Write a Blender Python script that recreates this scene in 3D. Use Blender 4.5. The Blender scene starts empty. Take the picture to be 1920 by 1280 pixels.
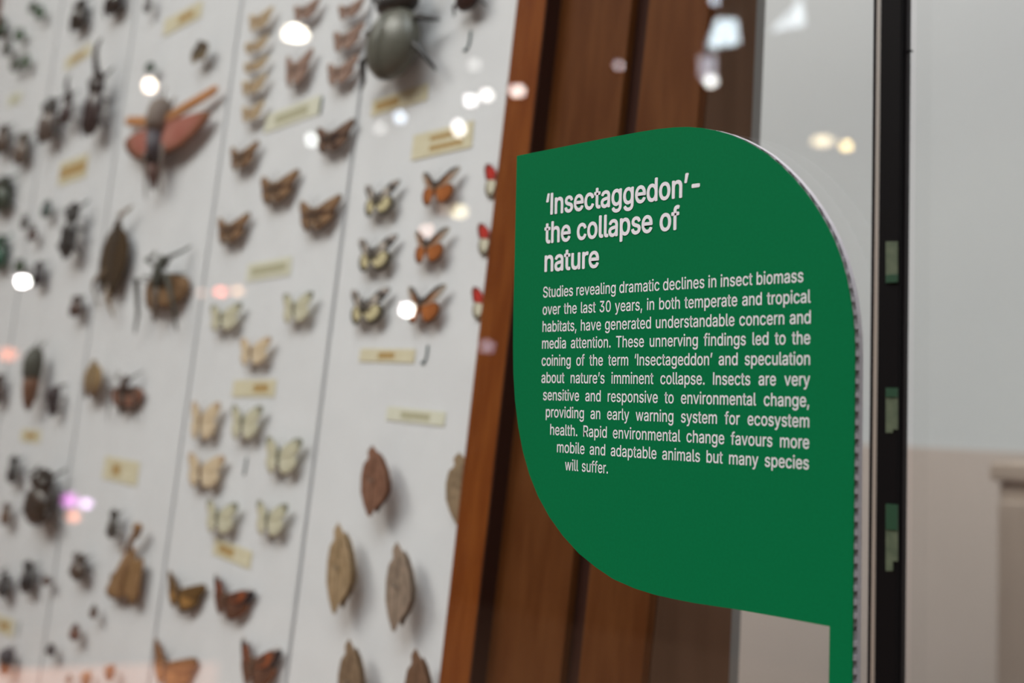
import bpy, bmesh, math, random
from mathutils import Vector, Matrix
random.seed(7)
C = bpy.context.scene.collection
SC = bpy.context.scene
R = math.radians

# ---------------------------------------------------------------- camera
CAM_POS = Vector((0, 0, 1.4))
yaw, pitch, roll = R(39.291), R(1.993), R(1.0477)
fw = Vector((-math.cos(yaw)*math.cos(pitch), math.sin(yaw)*math.cos(pitch), math.sin(pitch)))
rt = Vector((math.sin(yaw), math.cos(yaw), 0)); up = rt.cross(fw)
rt, up = rt*math.cos(roll)+up*math.sin(roll), up*math.cos(roll)-rt*math.sin(roll)
cd = bpy.data.cameras.new('camera'); cd.sensor_width = 36; cd.lens = 50
cam = bpy.data.objects.new('camera', cd); C.objects.link(cam)
cam.matrix_world = Matrix(((rt.x, up.x, -fw.x, CAM_POS.x), (rt.y, up.y, -fw.y, CAM_POS.y), (rt.z, up.z, -fw.z, CAM_POS.z), (0, 0, 0, 1)))
cd.clip_start = 0.01
cd.dof.use_dof = True; cd.dof.focus_distance = 0.565; cd.dof.aperture_fstop = 7.6
SC.camera = cam
# ---------------------------------------------------------------- light
SC.view_settings.view_transform = 'Standard'; SC.view_settings.look = 'None'
SC.view_settings.gamma = 1; SC.view_settings.use_curve_mapping = False
SC.view_settings.exposure = 0.0
w = bpy.data.worlds.new('world'); SC.world = w; w.use_nodes = True
w.node_tree.nodes['Background'].inputs[0].default_value = (0.9, 0.93, 1, 1)
w.node_tree.nodes['Background'].inputs[1].default_value = 0.3
def area(name, loc, target, size, power, col, label):
    l = bpy.data.lights.new(name, 'AREA'); l.shape = 'RECTANGLE'; l.size, l.size_y = size; l.energy = power; l.color = col
    o = bpy.data.objects.new(name, l); C.objects.link(o); o.location = loc
    o.rotation_euler = (Vector(target)-Vector(loc)).to_track_quat('-Z', 'Y').to_euler()
    return o
area('overhead_light', (-3.6, -3.3, 6.2), (-1.0, 0.5, 1.3), (4.0, 3.0), 505, (1, .955, .90), '')
area('overhead_light', (0.6, -1.6, 6.2), (-0.8, 1.2, 1.2), (4.0, 4.0), 375, (.92, .965, 1), '')  # unseen fill light added overhead
area('wall_fill', (-1.3, 0.2, 5.2), (-1.3, 1.75, 1.3), (3.0, .6), 14, (.97, .98, 1), '')  # unseen area light added to brighten the back wall

# ---------------------------------------------------------------- helpers
def ray(px, py): return fw + rt*((px-960)/2666.667) - up*((py-640)/2666.667)
def on_y(px, py, y):                      # where the sight line meets the vertical plane y
    d = ray(px, py); return CAM_POS + d*((y-CAM_POS.y)/d.y)
LEAN = math.atan(0.1207)
O_ = Vector((0, 0.55, 1.4)); V_ = Vector((0, math.sin(LEAN), math.cos(LEAN))); N_ = Vector((0, -math.cos(LEAN), math.sin(LEAN)))
def on_board(px, py, n=0.0):              # (u, v) on the leaning board, n above it
    d = ray(px, py); t = (O_ + N_*n - CAM_POS).dot(N_)/d.dot(N_); p = CAM_POS + d*t - O_
    return p.x, p.dot(V_)
def BP(u, v, n): return O_ + Vector((u, 0, 0)) + V_*v + N_*n
BM = Matrix(((1, 0, 0, 0), (0, V_.y, N_.y, 0), (0, V_.z, N_.z, 0), (0, 0, 0, 1)))

def obj(name, mesh, mats, parent=None):
    o = bpy.data.objects.new(name, mesh); C.objects.link(o)
    if mats is not None:
        for m in (mats if isinstance(mats, (list, tuple)) else [mats]): mesh.materials.append(m)
    if parent is not None: o.parent = parent
    return o
def tag(o, label, cat=None, group=None, kind=None):
    if label: o['label'] = label
    if cat: o['category'] = cat
    if group: o['group'] = group
    if kind: o['kind'] = kind
    return o
def empty(name, loc=(0, 0, 0)):
    o = bpy.data.objects.new(name, None); C.objects.link(o); o.location = loc; o.empty_display_size = .01; return o
def mesh_bm(name, bm, smooth=False):
    bmesh.ops.recalc_face_normals(bm, faces=bm.faces)
    me = bpy.data.meshes.new(name); bm.to_mesh(me); bm.free()
    if smooth:
        for p in me.polygons: p.use_smooth = True
    return me
def box_bm(bm, a, b, M=None):
    vs = []
    for z in (a[2], b[2]):
        for x, y in ((a[0], a[1]), (b[0], a[1]), (b[0], b[1]), (a[0], b[1])):
            p = Vector((x, y, z)); vs.append(bm.verts.new(M @ p if M else p))
    for f in ((0, 3, 2, 1), (4, 5, 6, 7), (0, 1, 5, 4), (1, 2, 6, 5), (2, 3, 7, 6), (3, 0, 4, 7)):
        bm.faces.new([vs[i] for i in f])
def box(name, a, b, mat, parent=None, bevel=0.0, M=None):
    bm = bmesh.new(); box_bm(bm, a, b, M)
    if bevel: bmesh.ops.bevel(bm, geom=bm.edges[:], offset=bevel, segments=2, affect='EDGES', profile=.5)
    return obj(name, mesh_bm(name, bm), mat, parent)
MB = Matrix.Translation(O_) @ BM
def bbox_(name, u0, u1, v0, v1, n0, n1, mat, parent=None, bevel=0.0):     # a box lying in the board's frame
    return box(name, (u0, v0, n0), (u1, v1, n1), mat, parent, bevel, MB)
def prism(name, pts, depth, mat, parent=None, M=None, bevel=0):          # outline in xy, extruded in z by depth
    bm = bmesh.new(); f = bm.faces.new([bm.verts.new((x, y, 0)) for x, y in pts])
    r = bmesh.ops.extrude_face_region(bm, geom=[f])
    bmesh.ops.translate(bm, vec=(0, 0, depth), verts=[v for v in r['geom'] if isinstance(v, bmesh.types.BMVert)])
    if M: bm.transform(M)
    return obj(name, mesh_bm(name, bm), mat, parent)
def tube_bm(bm, pts, rads, seg=8, flat=1.0):
    rings = []
    for i, p in enumerate(pts):
        p = Vector(p); a = Vector(pts[max(i-1, 0)]); b = Vector(pts[min(i+1, len(pts)-1)])
        t = (b-a).normalized(); s = t.cross(Vector((0, 0, 1)))
        if s.length < 1e-4: s = Vector((1, 0, 0))
        s.normalize(); u = s.cross(t)
        rings.append([bm.verts.new(p + (s*math.cos(k*2*math.pi/seg) + u*flat*math.sin(k*2*math.pi/seg))*rads[i]) for k in range(seg)])
    for a, b in zip(rings, rings[1:]):
        for k in range(seg): bm.faces.new((a[k], a[(k+1) % seg], b[(k+1) % seg], b[k]))
    bm.faces.new(rings[0][::-1]); bm.faces.new(rings[-1])
def tube_mesh(name, pts, rads, seg=8, flat=1.0):
    bm = bmesh.new(); tube_bm(bm, pts, rads, seg, flat); return mesh_bm(name, bm, True)
def ellipsoid_bm(bm, c, r, seg=14, rings=8):
    v = bmesh.ops.create_uvsphere(bm, u_segments=seg, v_segments=rings, radius=1)['verts']
    for q in v: q.co = Vector((c[0]+q.co.x*r[0], c[1]+q.co.y*r[1], c[2]+q.co.z*r[2]))
    return v

# ---------------------------------------------------------------- materials
def mat(name, col, rough=.6, metal=0, spec=.5, emit=None, estr=0, noise=0, nscale=60, stretch=(1, 1, 1), col2=None, bump=0):
    m = bpy.data.materials.new(name); m.use_nodes = True; nt = m.node_tree; b = nt.nodes['Principled BSDF']
    b.inputs['Base Color'].default_value = (*col, 1); b.inputs['Roughness'].default_value = rough
    b.inputs['Metallic'].default_value = metal; b.inputs['Specular IOR Level'].default_value = spec
    if emit: b.inputs['Emission Color'].default_value = (*emit, 1); b.inputs['Emission Strength'].default_value = estr
    if col2 or bump:
        tc = nt.nodes.new('ShaderNodeTexCoord'); mp = nt.nodes.new('ShaderNodeMapping'); mp.inputs['Scale'].default_value = stretch
        n = nt.nodes.new('ShaderNodeTexNoise'); n.inputs['Scale'].default_value = nscale; n.inputs['Detail'].default_value = 4
        nt.links.new(tc.outputs['Object'], mp.inputs[0]); nt.links.new(mp.outputs[0], n.inputs['Vector'])
        if col2:
            cr = nt.nodes.new('ShaderNodeValToRGB'); cr.color_ramp.elements[0].position = .35; cr.color_ramp.elements[1].position = .65
            cr.color_ramp.elements[0].color = (*col, 1); cr.color_ramp.elements[1].color = (*col2, 1)
            nt.links.new(n.outputs['Fac'], cr.inputs[0]); nt.links.new(cr.outputs[0], b.inputs['Base Color'])
        if bump:
            bp = nt.nodes.new('ShaderNodeBump'); bp.inputs['Strength'].default_value = bump; bp.inputs['Distance'].default_value = .001
            nt.links.new(n.outputs['Fac'], bp.inputs['Height']); nt.links.new(bp.outputs[0], b.inputs['Normal'])
    return m
def vcol_mat(name, rough=.75, spec=.3):
    m = bpy.data.materials.new(name); m.use_nodes = True; nt = m.node_tree; b = nt.nodes['Principled BSDF']
    a = nt.nodes.new('ShaderNodeAttribute'); a.attribute_name = 'pattern'
    nt.links.new(a.outputs['Color'], b.inputs['Base Color']); b.inputs['Roughness'].default_value = rough
    b.inputs['Specular IOR Level'].default_value = spec; return m
def glass_mat():
    m = bpy.data.materials.new('clear_glass'); m.use_nodes = True; nt = m.node_tree; nt.nodes.clear()
    out = nt.nodes.new('ShaderNodeOutputMaterial'); mix = nt.nodes.new('ShaderNodeMixShader')
    tr = nt.nodes.new('ShaderNodeBsdfTransparent'); tr.inputs[0].default_value = (.985, .995, .99, 1)
    gl = nt.nodes.new('ShaderNodeBsdfGlossy'); gl.inputs['Roughness'].default_value = 0
    ge = nt.nodes.new('ShaderNodeNewGeometry'); dot = nt.nodes.new('ShaderNodeVectorMath'); dot.operation = 'DOT_PRODUCT'
    def mt(op, a, b):
        n = nt.nodes.new('ShaderNodeMath'); n.operation = op
        for i, x in enumerate((a, b)):
            if x is None: continue
            if isinstance(x, (int, float)): n.inputs[i].default_value = x
            else: nt.links.new(x, n.inputs[i])
        return n.outputs[0]
    nt.links.new(ge.outputs['Incoming'], dot.inputs[0]); nt.links.new(ge.outputs['Normal'], dot.inputs[1])
    c = mt('ABSOLUTE', dot.outputs['Value'], None); k = mt('POWER', mt('SUBTRACT', 1.0, c), 5.0)
    r = mt('ADD', mt('MULTIPLY', k, .96), .04)          # Schlick's law for glass
    nt.links.new(r, mix.inputs[0]); nt.links.new(tr.outputs[0], mix.inputs[1]); nt.links.new(gl.outputs[0], mix.inputs[2])
    nt.links.new(mix.outputs[0], out.inputs[0]); return m
GLASS = glass_mat()
M_GREEN = mat('green_print', (.0004, .128, .042), .65, spec=.06, col2=(.0005, .138, .047), nscale=900)
M_PRINT = mat('white_print', (.72, .70, .74), .5)
M_FLUTE = mat('white_fluted_plastic', (.62, .58, .62), .5)
M_FLUTEG = mat('greyish_fluted_plastic', (.5, .48, .48), .6)
M_STILE = mat('orange_brown_wood', (.145, .034, .005), .5, spec=.08, col2=(.20, .056, .010), nscale=14, stretch=(9, 9, .8))
M_WOOD = mat('dark_brown_wood', (.085, .024, .005), .55, spec=.08, col2=(.115, .038, .010), nscale=12, stretch=(9, 9, .7))
M_GROOVE = mat('near_black_wood', (.032, .010, .006), .7, spec=.1)  # near-black; on the board it paints in the shade of groove and stile side
M_SIDE = mat('umber_wood', (.10, .050, .028), .6, spec=.12, col2=(.125, .064, .038), nscale=10, stretch=(6, 6, .6))
M_BOARD = mat('white_board', (.66, .655, .67), .8, col2=(.69, .685, .70), nscale=30)
M_SEAM = mat('grey_seam', (.10, .095, .10), .8)
M_BLACK = mat('black_sealant', (.003, .0025, .003), .5, spec=.12)
M_BLACKG = mat('black_edge_strip', (.012, .010, .011), .4, spec=.2)
M_BEAD = mat('polished_bead', (.62, .60, .56), .3, metal=.3)
M_SAGE = mat('sage_patch', (.055, .075, .045), .5, col2=(.085, .105, .065), nscale=300)
M_SAGED = mat('deep_green_patch', (.008, .045, .02), .5)
M_PAPER = mat('aged_paper', (.60, .53, .36), .85, col2=(.66, .60, .44), nscale=150)
M_PAPERP = mat('pale_paper', (.62, .60, .47), .85, col2=(.67, .65, .54), nscale=150)
M_PRT = mat('ochre_print', (.42, .27, .10), .85)
M_PRTP = mat('olive_print', (.43, .40, .27), .85)
M_TEAL = mat('teal_ink', (.02, .05, .055), .6)
M_PIN = mat('steel_pin', (.25, .24, .22), .3, metal=1)
M_WALL = mat('pale_grey_paint', (.52, .53, .535), .85, col2=(.55, .56, .56), nscale=2)
M_DADO = mat('taupe_paint', (.46, .39, .35), .8, col2=(.50, .425, .385), nscale=3)
M_ROOM = mat('brown_hall_paint', (.045, .028, .018), .9, col2=(.10, .065, .045), nscale=1.0)
M_FLOOR = mat('floor_boards', (.20, .12, .08), .6, col2=(.27, .17, .11), nscale=6, stretch=(1, 8, 1))
M_WALLSHADE = mat('wall_shade_grey', (.20, .19, .185), .6)  # grey for the painted-in shade on the wall
M_CEIL = mat('ceiling_paint', (.5, .48, .46), .9)
M_CUP = mat('honey_wood', (.43, .335, .27), .6, col2=(.47, .37, .30), nscale=8, stretch=(6, 6, 1))
# ---------------------------------------------------------------- the room
def struct(o, label): tag(o, label, kind='structure'); return o
X0, X1, Y0, Y1, H = -8.0, 3.5, -5.0, 1.75, 6.5
struct(box('floor', (X0, Y0, -.1), (X1, Y1, 0), M_FLOOR), 'brown boarded floor of the hall')
struct(box('ceiling', (X0, Y0, H), (X1, Y1, H+.1), M_CEIL), 'pale ceiling of the hall')
struct(box('wall_back', (X0, Y1, 0), (X1, Y1+.1, H), M_WALL), 'pale grey wall behind the display case')
struct(box('wall_left', (X0-.1, Y0, 0), (X0, Y1, H), M_ROOM), 'brown wall at the far end of the hall')
struct(box('wall_front', (X0, Y0-.1, 0), (X1, Y0, H), M_ROOM), 'dark brown hall wall behind the viewer')
struct(box('wall_right', (X1, Y0, 0), (X1+.1, Y1, H), M_WALL), 'pale side wall of the hall')
zd = on_y(1720, 838, Y1).z
struct(box('trim_1', (X0, Y1-.0015, 0), (X1, Y1, zd), M_DADO), 'taupe lower panelling along the pale grey wall')
# cupboard at the wall, at the right edge of the picture
c0 = on_y(1872, 865, 1.35)
cup = empty('wooden_cupboard', (c0.x+.4, 1.5, 0)); tag(cup, 'light brown wooden cupboard by the far wall, at the right edge', 'cupboard')
box('body', (-.4, -.15, .08), (.4, .2, c0.z-.02), M_CUP, cup, .004); box('top', (-.405, -.16, c0.z-.02), (.41, .21, c0.z), M_CUP, cup, .004)
box('base', (-.39, -.12, 0), (.39, .2, .08), M_GROOVE, cup)
for s in (0, 1):
    d = box('door', (-.39+s*.395, -.168, .1), (-.005+s*.395, -.15, c0.z-.04), M_CUP, cup, .003)
    box('knob', (-.04+s*.06, -.185, .6), (-.02+s*.06, -.168, .62), M_PIN, d, .002)

# ---------------------------------------------------------------- the case
ZB = 0.97
case = empty('glass_display_case', (-1.1, .62, 0)); tag(case, 'tall glass display case with black corner post beside the green sign', 'display case')
case.location = (0, 0, 0)
GY = .398
xp0 = on_y(1639, 640, .392).x; xb0 = on_y(1650.5, 640, .39).x; xb1 = on_y(1658.5, 640, .39).x
xp1 = on_y(1684, 640, .386).x
box('plinth', (-2.1, .33, 0), (xp1+.004, 1.1, ZB-.03), M_WOOD, case, .004)
box('ledge', (-2.12, .31, ZB-.03), (xp1+.02, 1.12, ZB), M_STILE, case, .004)
box('front_pane', (-2.08, GY, ZB), (xb0, GY+.006, 2.35), GLASS, case)
box('side_pane', (xp1-.008, GY+.008, ZB), (xp1-.002, 1.05, 2.35), GLASS, case)
box('top_pane', (-2.08, .40, 2.35), (xp1-.001, 1.05, 2.356), GLASS, case)
box('top_rail', (-2.09, .385, 2.35), (xp1, .4, 2.375), M_BLACKG, case, .002)
box('top_rail', (-2.09, 1.05, 2.35), (xp1, 1.065, 2.375), M_BLACKG, case, .002)
post = box('corner_post', (xb0, .3865, ZB), (xp1, (CAM_POS + ray(1697, 640)*(xp1/ray(1697, 640).x)).y, 2.35), M_BLACK, case, .0006)
box('sealant_strip', (xp0, .3895, ZB), (xb0, GY, 2.35), M_BLACKG, post, .0007)
pr_ = CAM_POS + ray(1700, 640)*(xp1/ray(1700, 640).x)
bd = obj('bead', tube_mesh('bead', [((xb0+xb1)/2, .3868, ZB), ((xb0+xb1)/2, .3868, 2.35)], [(xb1-xb0)*.5]*2, 16), M_BEAD, post)
box('edge_strip', (xp1, .3885, ZB), (xp1+.0006, max(pr_.y, .3895), 2.35), M_BLACKG, post)
box('rear_post', (-2.09, .3865, ZB), (-2.075, .41, 2.35), M_BLACK, case, .001)
bp1, bp2 = on_y(1699, 101, .3890), on_y(1711, 96, .3885)
obj('dust_fleck', tube_mesh('dust_fleck', [bp1, (bp1+bp2)/2+Vector((0, 0, .0006)), bp2], [.0004, .0005, .0003], 6), M_BLACK, post)  # tiny dark fleck of dust on the post edge
def green_patches(y0, y1, step, gtop, gbot):  # stepped green patches laid flat on the post
    pts = [(1661, y0), (1683, y0), (1683, y1-step), (1674, y1-step), (1674, y1), (1661, y1)]
    q = [on_y(a, b, .3862) for a, b in pts]
    t = prism('patch', [(p.x, p.z) for p in q], .0004, M_SAGE, post, Matrix(((1, 0, 0, 0), (0, 0, 1, .3861), (0, 1, 0, 0), (0, 0, 0, 1))))
    t['label'] = 'sage green stepped patch on the black post'
    for (a, b) in (gtop, gbot):
        if b > a:
            p, r = on_y(1661, b, .3858), on_y(1683, a, .3858)
            box('patch_band', (p.x, .3857, p.z), (r.x, .3861, r.z), M_SAGED, t)
green_patches(452.5, 530, 4, (0, 0), (514, 530)); green_patches(727, 811, 6, (727, 744), (0, 0)); green_patches(946, 1070, 18, (946, 992), (0, 0))

# ---------------------------------------------------------------- the leaning board
board = empty('insect_display_board'); tag(board, 'leaning white display board with brown wooden frame full of pinned insects', 'display board')
vb = -(1.4-ZB)/math.cos(LEAN)+.012; vt = .575
ref = 675
uE = on_board(891, ref, .012)[0]
seams = [on_board(612, ref)[0], on_board(361.5, ref)[0], on_board(160, ref)[0], on_board(15, ref)[0]]
us = [uE+.012]+seams+[seams[-1]-(seams[-2]-seams[-1])]
g = .0023
for a, b in zip(us, us[1:]):
    bbox_('panel', b+g, a-g, vb, vt, -.008, 0, M_BOARD, board, .0006)
bbox_('backing', us[-1], us[0]-.002, vb, vt, -.014, -.009, M_SEAM, board)
def edge_u(px, n): return on_board(px, ref, n)[0]
st0, st1 = uE, edge_u(947, .012)                         # orange stile 891..949 at this height
bbox_('frame_stile', st0, st1, vb, vt, .0068, .012, M_STILE, board, .001)
bbox_('frame_stile', us[-1]-.05, us[-1], vb, vt, -.008, .010, M_STILE, board, .001)
bbox_('bottom_rail', us[-1], st0-.0005, vb-.004, vb+.02, .001, .010, M_STILE, board, .001)
bbox_('top_rail', us[-1], st0-.0005, vt-.03, vt, .001, .010, M_STILE, board, .001)
e1, e2, e3, e4 = edge_u(963, .0), edge_u(1113, .0), edge_u(1146, .0), edge_u(1262, .0)
bbox_('groove', st1-.04, e4-.0125, vb, vt, -.016, -.0062, M_GROOVE, board)  # recess shade between the planks put into the dark colour
bbox_('stile_shade_strip', st1, st1+.001, vb, vt, -.006, .0115, M_GROOVE, board)  # dark strip painting in the shade on the stile's right side
bbox_('plank', e1, e2, vb, vt, -.006, .0, M_WOOD, board, .0008)
bbox_('plank', e3, e4, vb, vt, -.006, .0, M_WOOD, board, .0008)
# wedge-shaped end panel: front edge on the board, rear edge leaning less
def on_x(px, py, x): d = ray(px, py); return CAM_POS + d*(x/d.x)
xs = e4
ra, rb = on_x(1415, 100, xs), on_x(1370, 1200, xs)
k = (ra.y-rb.y)/(ra.z-rb.z)
rear = lambda z: rb.y+(z-rb.z)*k
zt, zb2 = BP(0, vt, 0).z, BP(0, vb, 0).z
f0, f1 = BP(0, vb, 0).y+.0075, BP(0, vt, 0).y+.0075
prism('end_panel', [(f0-.001, zb2), (rear(zb2), zb2), (rear(zt), zt), (f1-.001, zt)], .012, M_SIDE, board, Matrix(((0, 0, 1, xs-.012), (1, 0, 0, 0), (0, 1, 0, 0), (0, 0, 0, 1))))
prism('end_panel', [(f0-.001, zb2), (rear(zb2), zb2), (rear(zt), zt), (f1-.001, zt)], .012, M_SIDE, board, Matrix(((0, 0, 1, us[-1]-.05), (1, 0, 0, 0), (0, 1, 0, 0), (0, 0, 0, 1))))
prism('wall_shade_strip', [(rear(zb2)+.0003, zb2), (rear(zb2)+.010, zb2), (rear(zt)+.010, zt), (rear(zt)+.0003, zt)], .006, M_WALLSHADE, board, Matrix(((0, 0, 1, xs-.008), (1, 0, 0, 0), (0, 1, 0, 0), (0, 0, 0, 1))))  # added grey strip painting in the shade on the wall beside the panel
box('back_foot', (us[-1]-.04, rear(zb2)-.03, ZB), (xs-.012, rear(zb2)-.005, ZB+.03), M_SIDE, board)

# ---------------------------------------------------------------- the sign
SY = .390
sign = empty('information_sign'); tag(sign, 'green leaf-shaped information sign on fluted white plastic, standing before the glass', 'sign')
def S(px, py): p = on_y(px, py, SY); return (p.x, p.z)
outl = [(969,292),(1050,276),(1130,260),(1200,247),(1235,241.5),(1265,238.5),(1290,237.8),(1315,239.5),(1340,244),(1365,251),(1390,261),(1415,274),(1440,290),(1465,311),(1488,334),(1510,360),(1530,388),(1548,418),(1564,450),(1577,484),(1587,520),(1594,555),(1599,590),(1602,625),(1603,660),(1602,800),(1600.5,1000),(1598,1280),(1596.5,1400),(1552.5,1400),(1554,1280),(1555.5,1174),(1470,1158),(1380,1142),(1300,1130),(1262,1122.5),(1225,1114),(1190,1103),(1150,1085.5),(1118,1064),(1085,1037),(1055,1004),(1030,969),(1008,929),(992,888),(980,845),(971.5,800),(965.5,750),(962.5,700),(961.8,650),(962.5,580),(965,480),(967,380)]
sh = [S(*p) for p in outl]
# stem carried down to the ledge
i1 = outl.index((1596.5,1400)); i2 = i1+1
sh[i1] = (sh[i1][0], ZB); sh[i2] = (sh[i2][0], ZB)
MS = lambda y: Matrix(((1, 0, 0, 0), (0, 0, 1, y), (0, 1, 0, 0), (0, 0, 0, 1)))
face = prism('printed_face', sh, .0004, M_GREEN, sign, MS(SY))
prism('back_skin', sh, .0005, M_FLUTE, sign, MS(SY+.0039))
# fluted core: horizontal ribs between the skins, each clipped to the outline
def spans(z, poly):
    xs_ = []
    for (ax, az), (bx, bz) in zip(poly, poly[1:]+poly[:1]):
        if (az-z)*(bz-z) < 0: xs_.append(ax+(bx-ax)*(z-az)/(bz-az))
    xs_.sort(); return list(zip(xs_[::2], xs_[1::2]))
def clip(z, h):
    l, m, u = spans(z-h, sh), spans(z, sh), spans(z+h, sh)
    return [(max(p[0], q[0], r[0]), min(p[1], q[1], r[1])) for p, q, r in zip(l, m, u) if min(p[1], q[1], r[1]) > max(p[0], q[0], r[0])+.002]
bm = bmesh.new(); bm2 = bmesh.new()
z = ZB+.003; zmax = max(p[1] for p in sh)
while z < zmax:
    for a, b in clip(z, .0011):
        box_bm(bm, (a+.0003, SY+.0004, z-.0009), (b-.0001, SY+.0039, z+.0009))
    for a, b in clip(z+.0023, .0016):
        box_bm(bm2, (a+.0012, SY+.0021, z+.0009), (b-.0009, SY+.0038, z+.0037))
    z += .0046
tag(obj('flute_rib', mesh_bm('flute_rib', bm), M_FLUTE, sign), 'white ribs of the fluted sheet seen along its right edge', kind='stuff')
tag(obj('flute_core', mesh_bm('flute_core', bm2), M_FLUTEG, sign), 'grey hollows between the ribs', kind='stuff')
skin = []
n = len(sh)
bmx = bmesh.new()
for i in range(n):                                   # thin white rim of the back sheet round the cut edge
    a, b = sh[i], sh[(i+1) % n]
    ax, az, bx, bz = a[0], a[1], b[0], b[1]
    vs = [bmx.verts.new(q) for q in ((ax, SY+.0024, az), (bx, SY+.0024, bz), (bx, SY+.0044, bz), (ax, SY+.0044, az))]
    bmx.faces.new(vs)
r = obj('cut_edge', mesh_bm('cut_edge', bmx), M_FLUTE, sign)
so = r.modifiers.new('s', 'SOLIDIFY'); so.thickness = .00008; so.offset = 0

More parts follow.
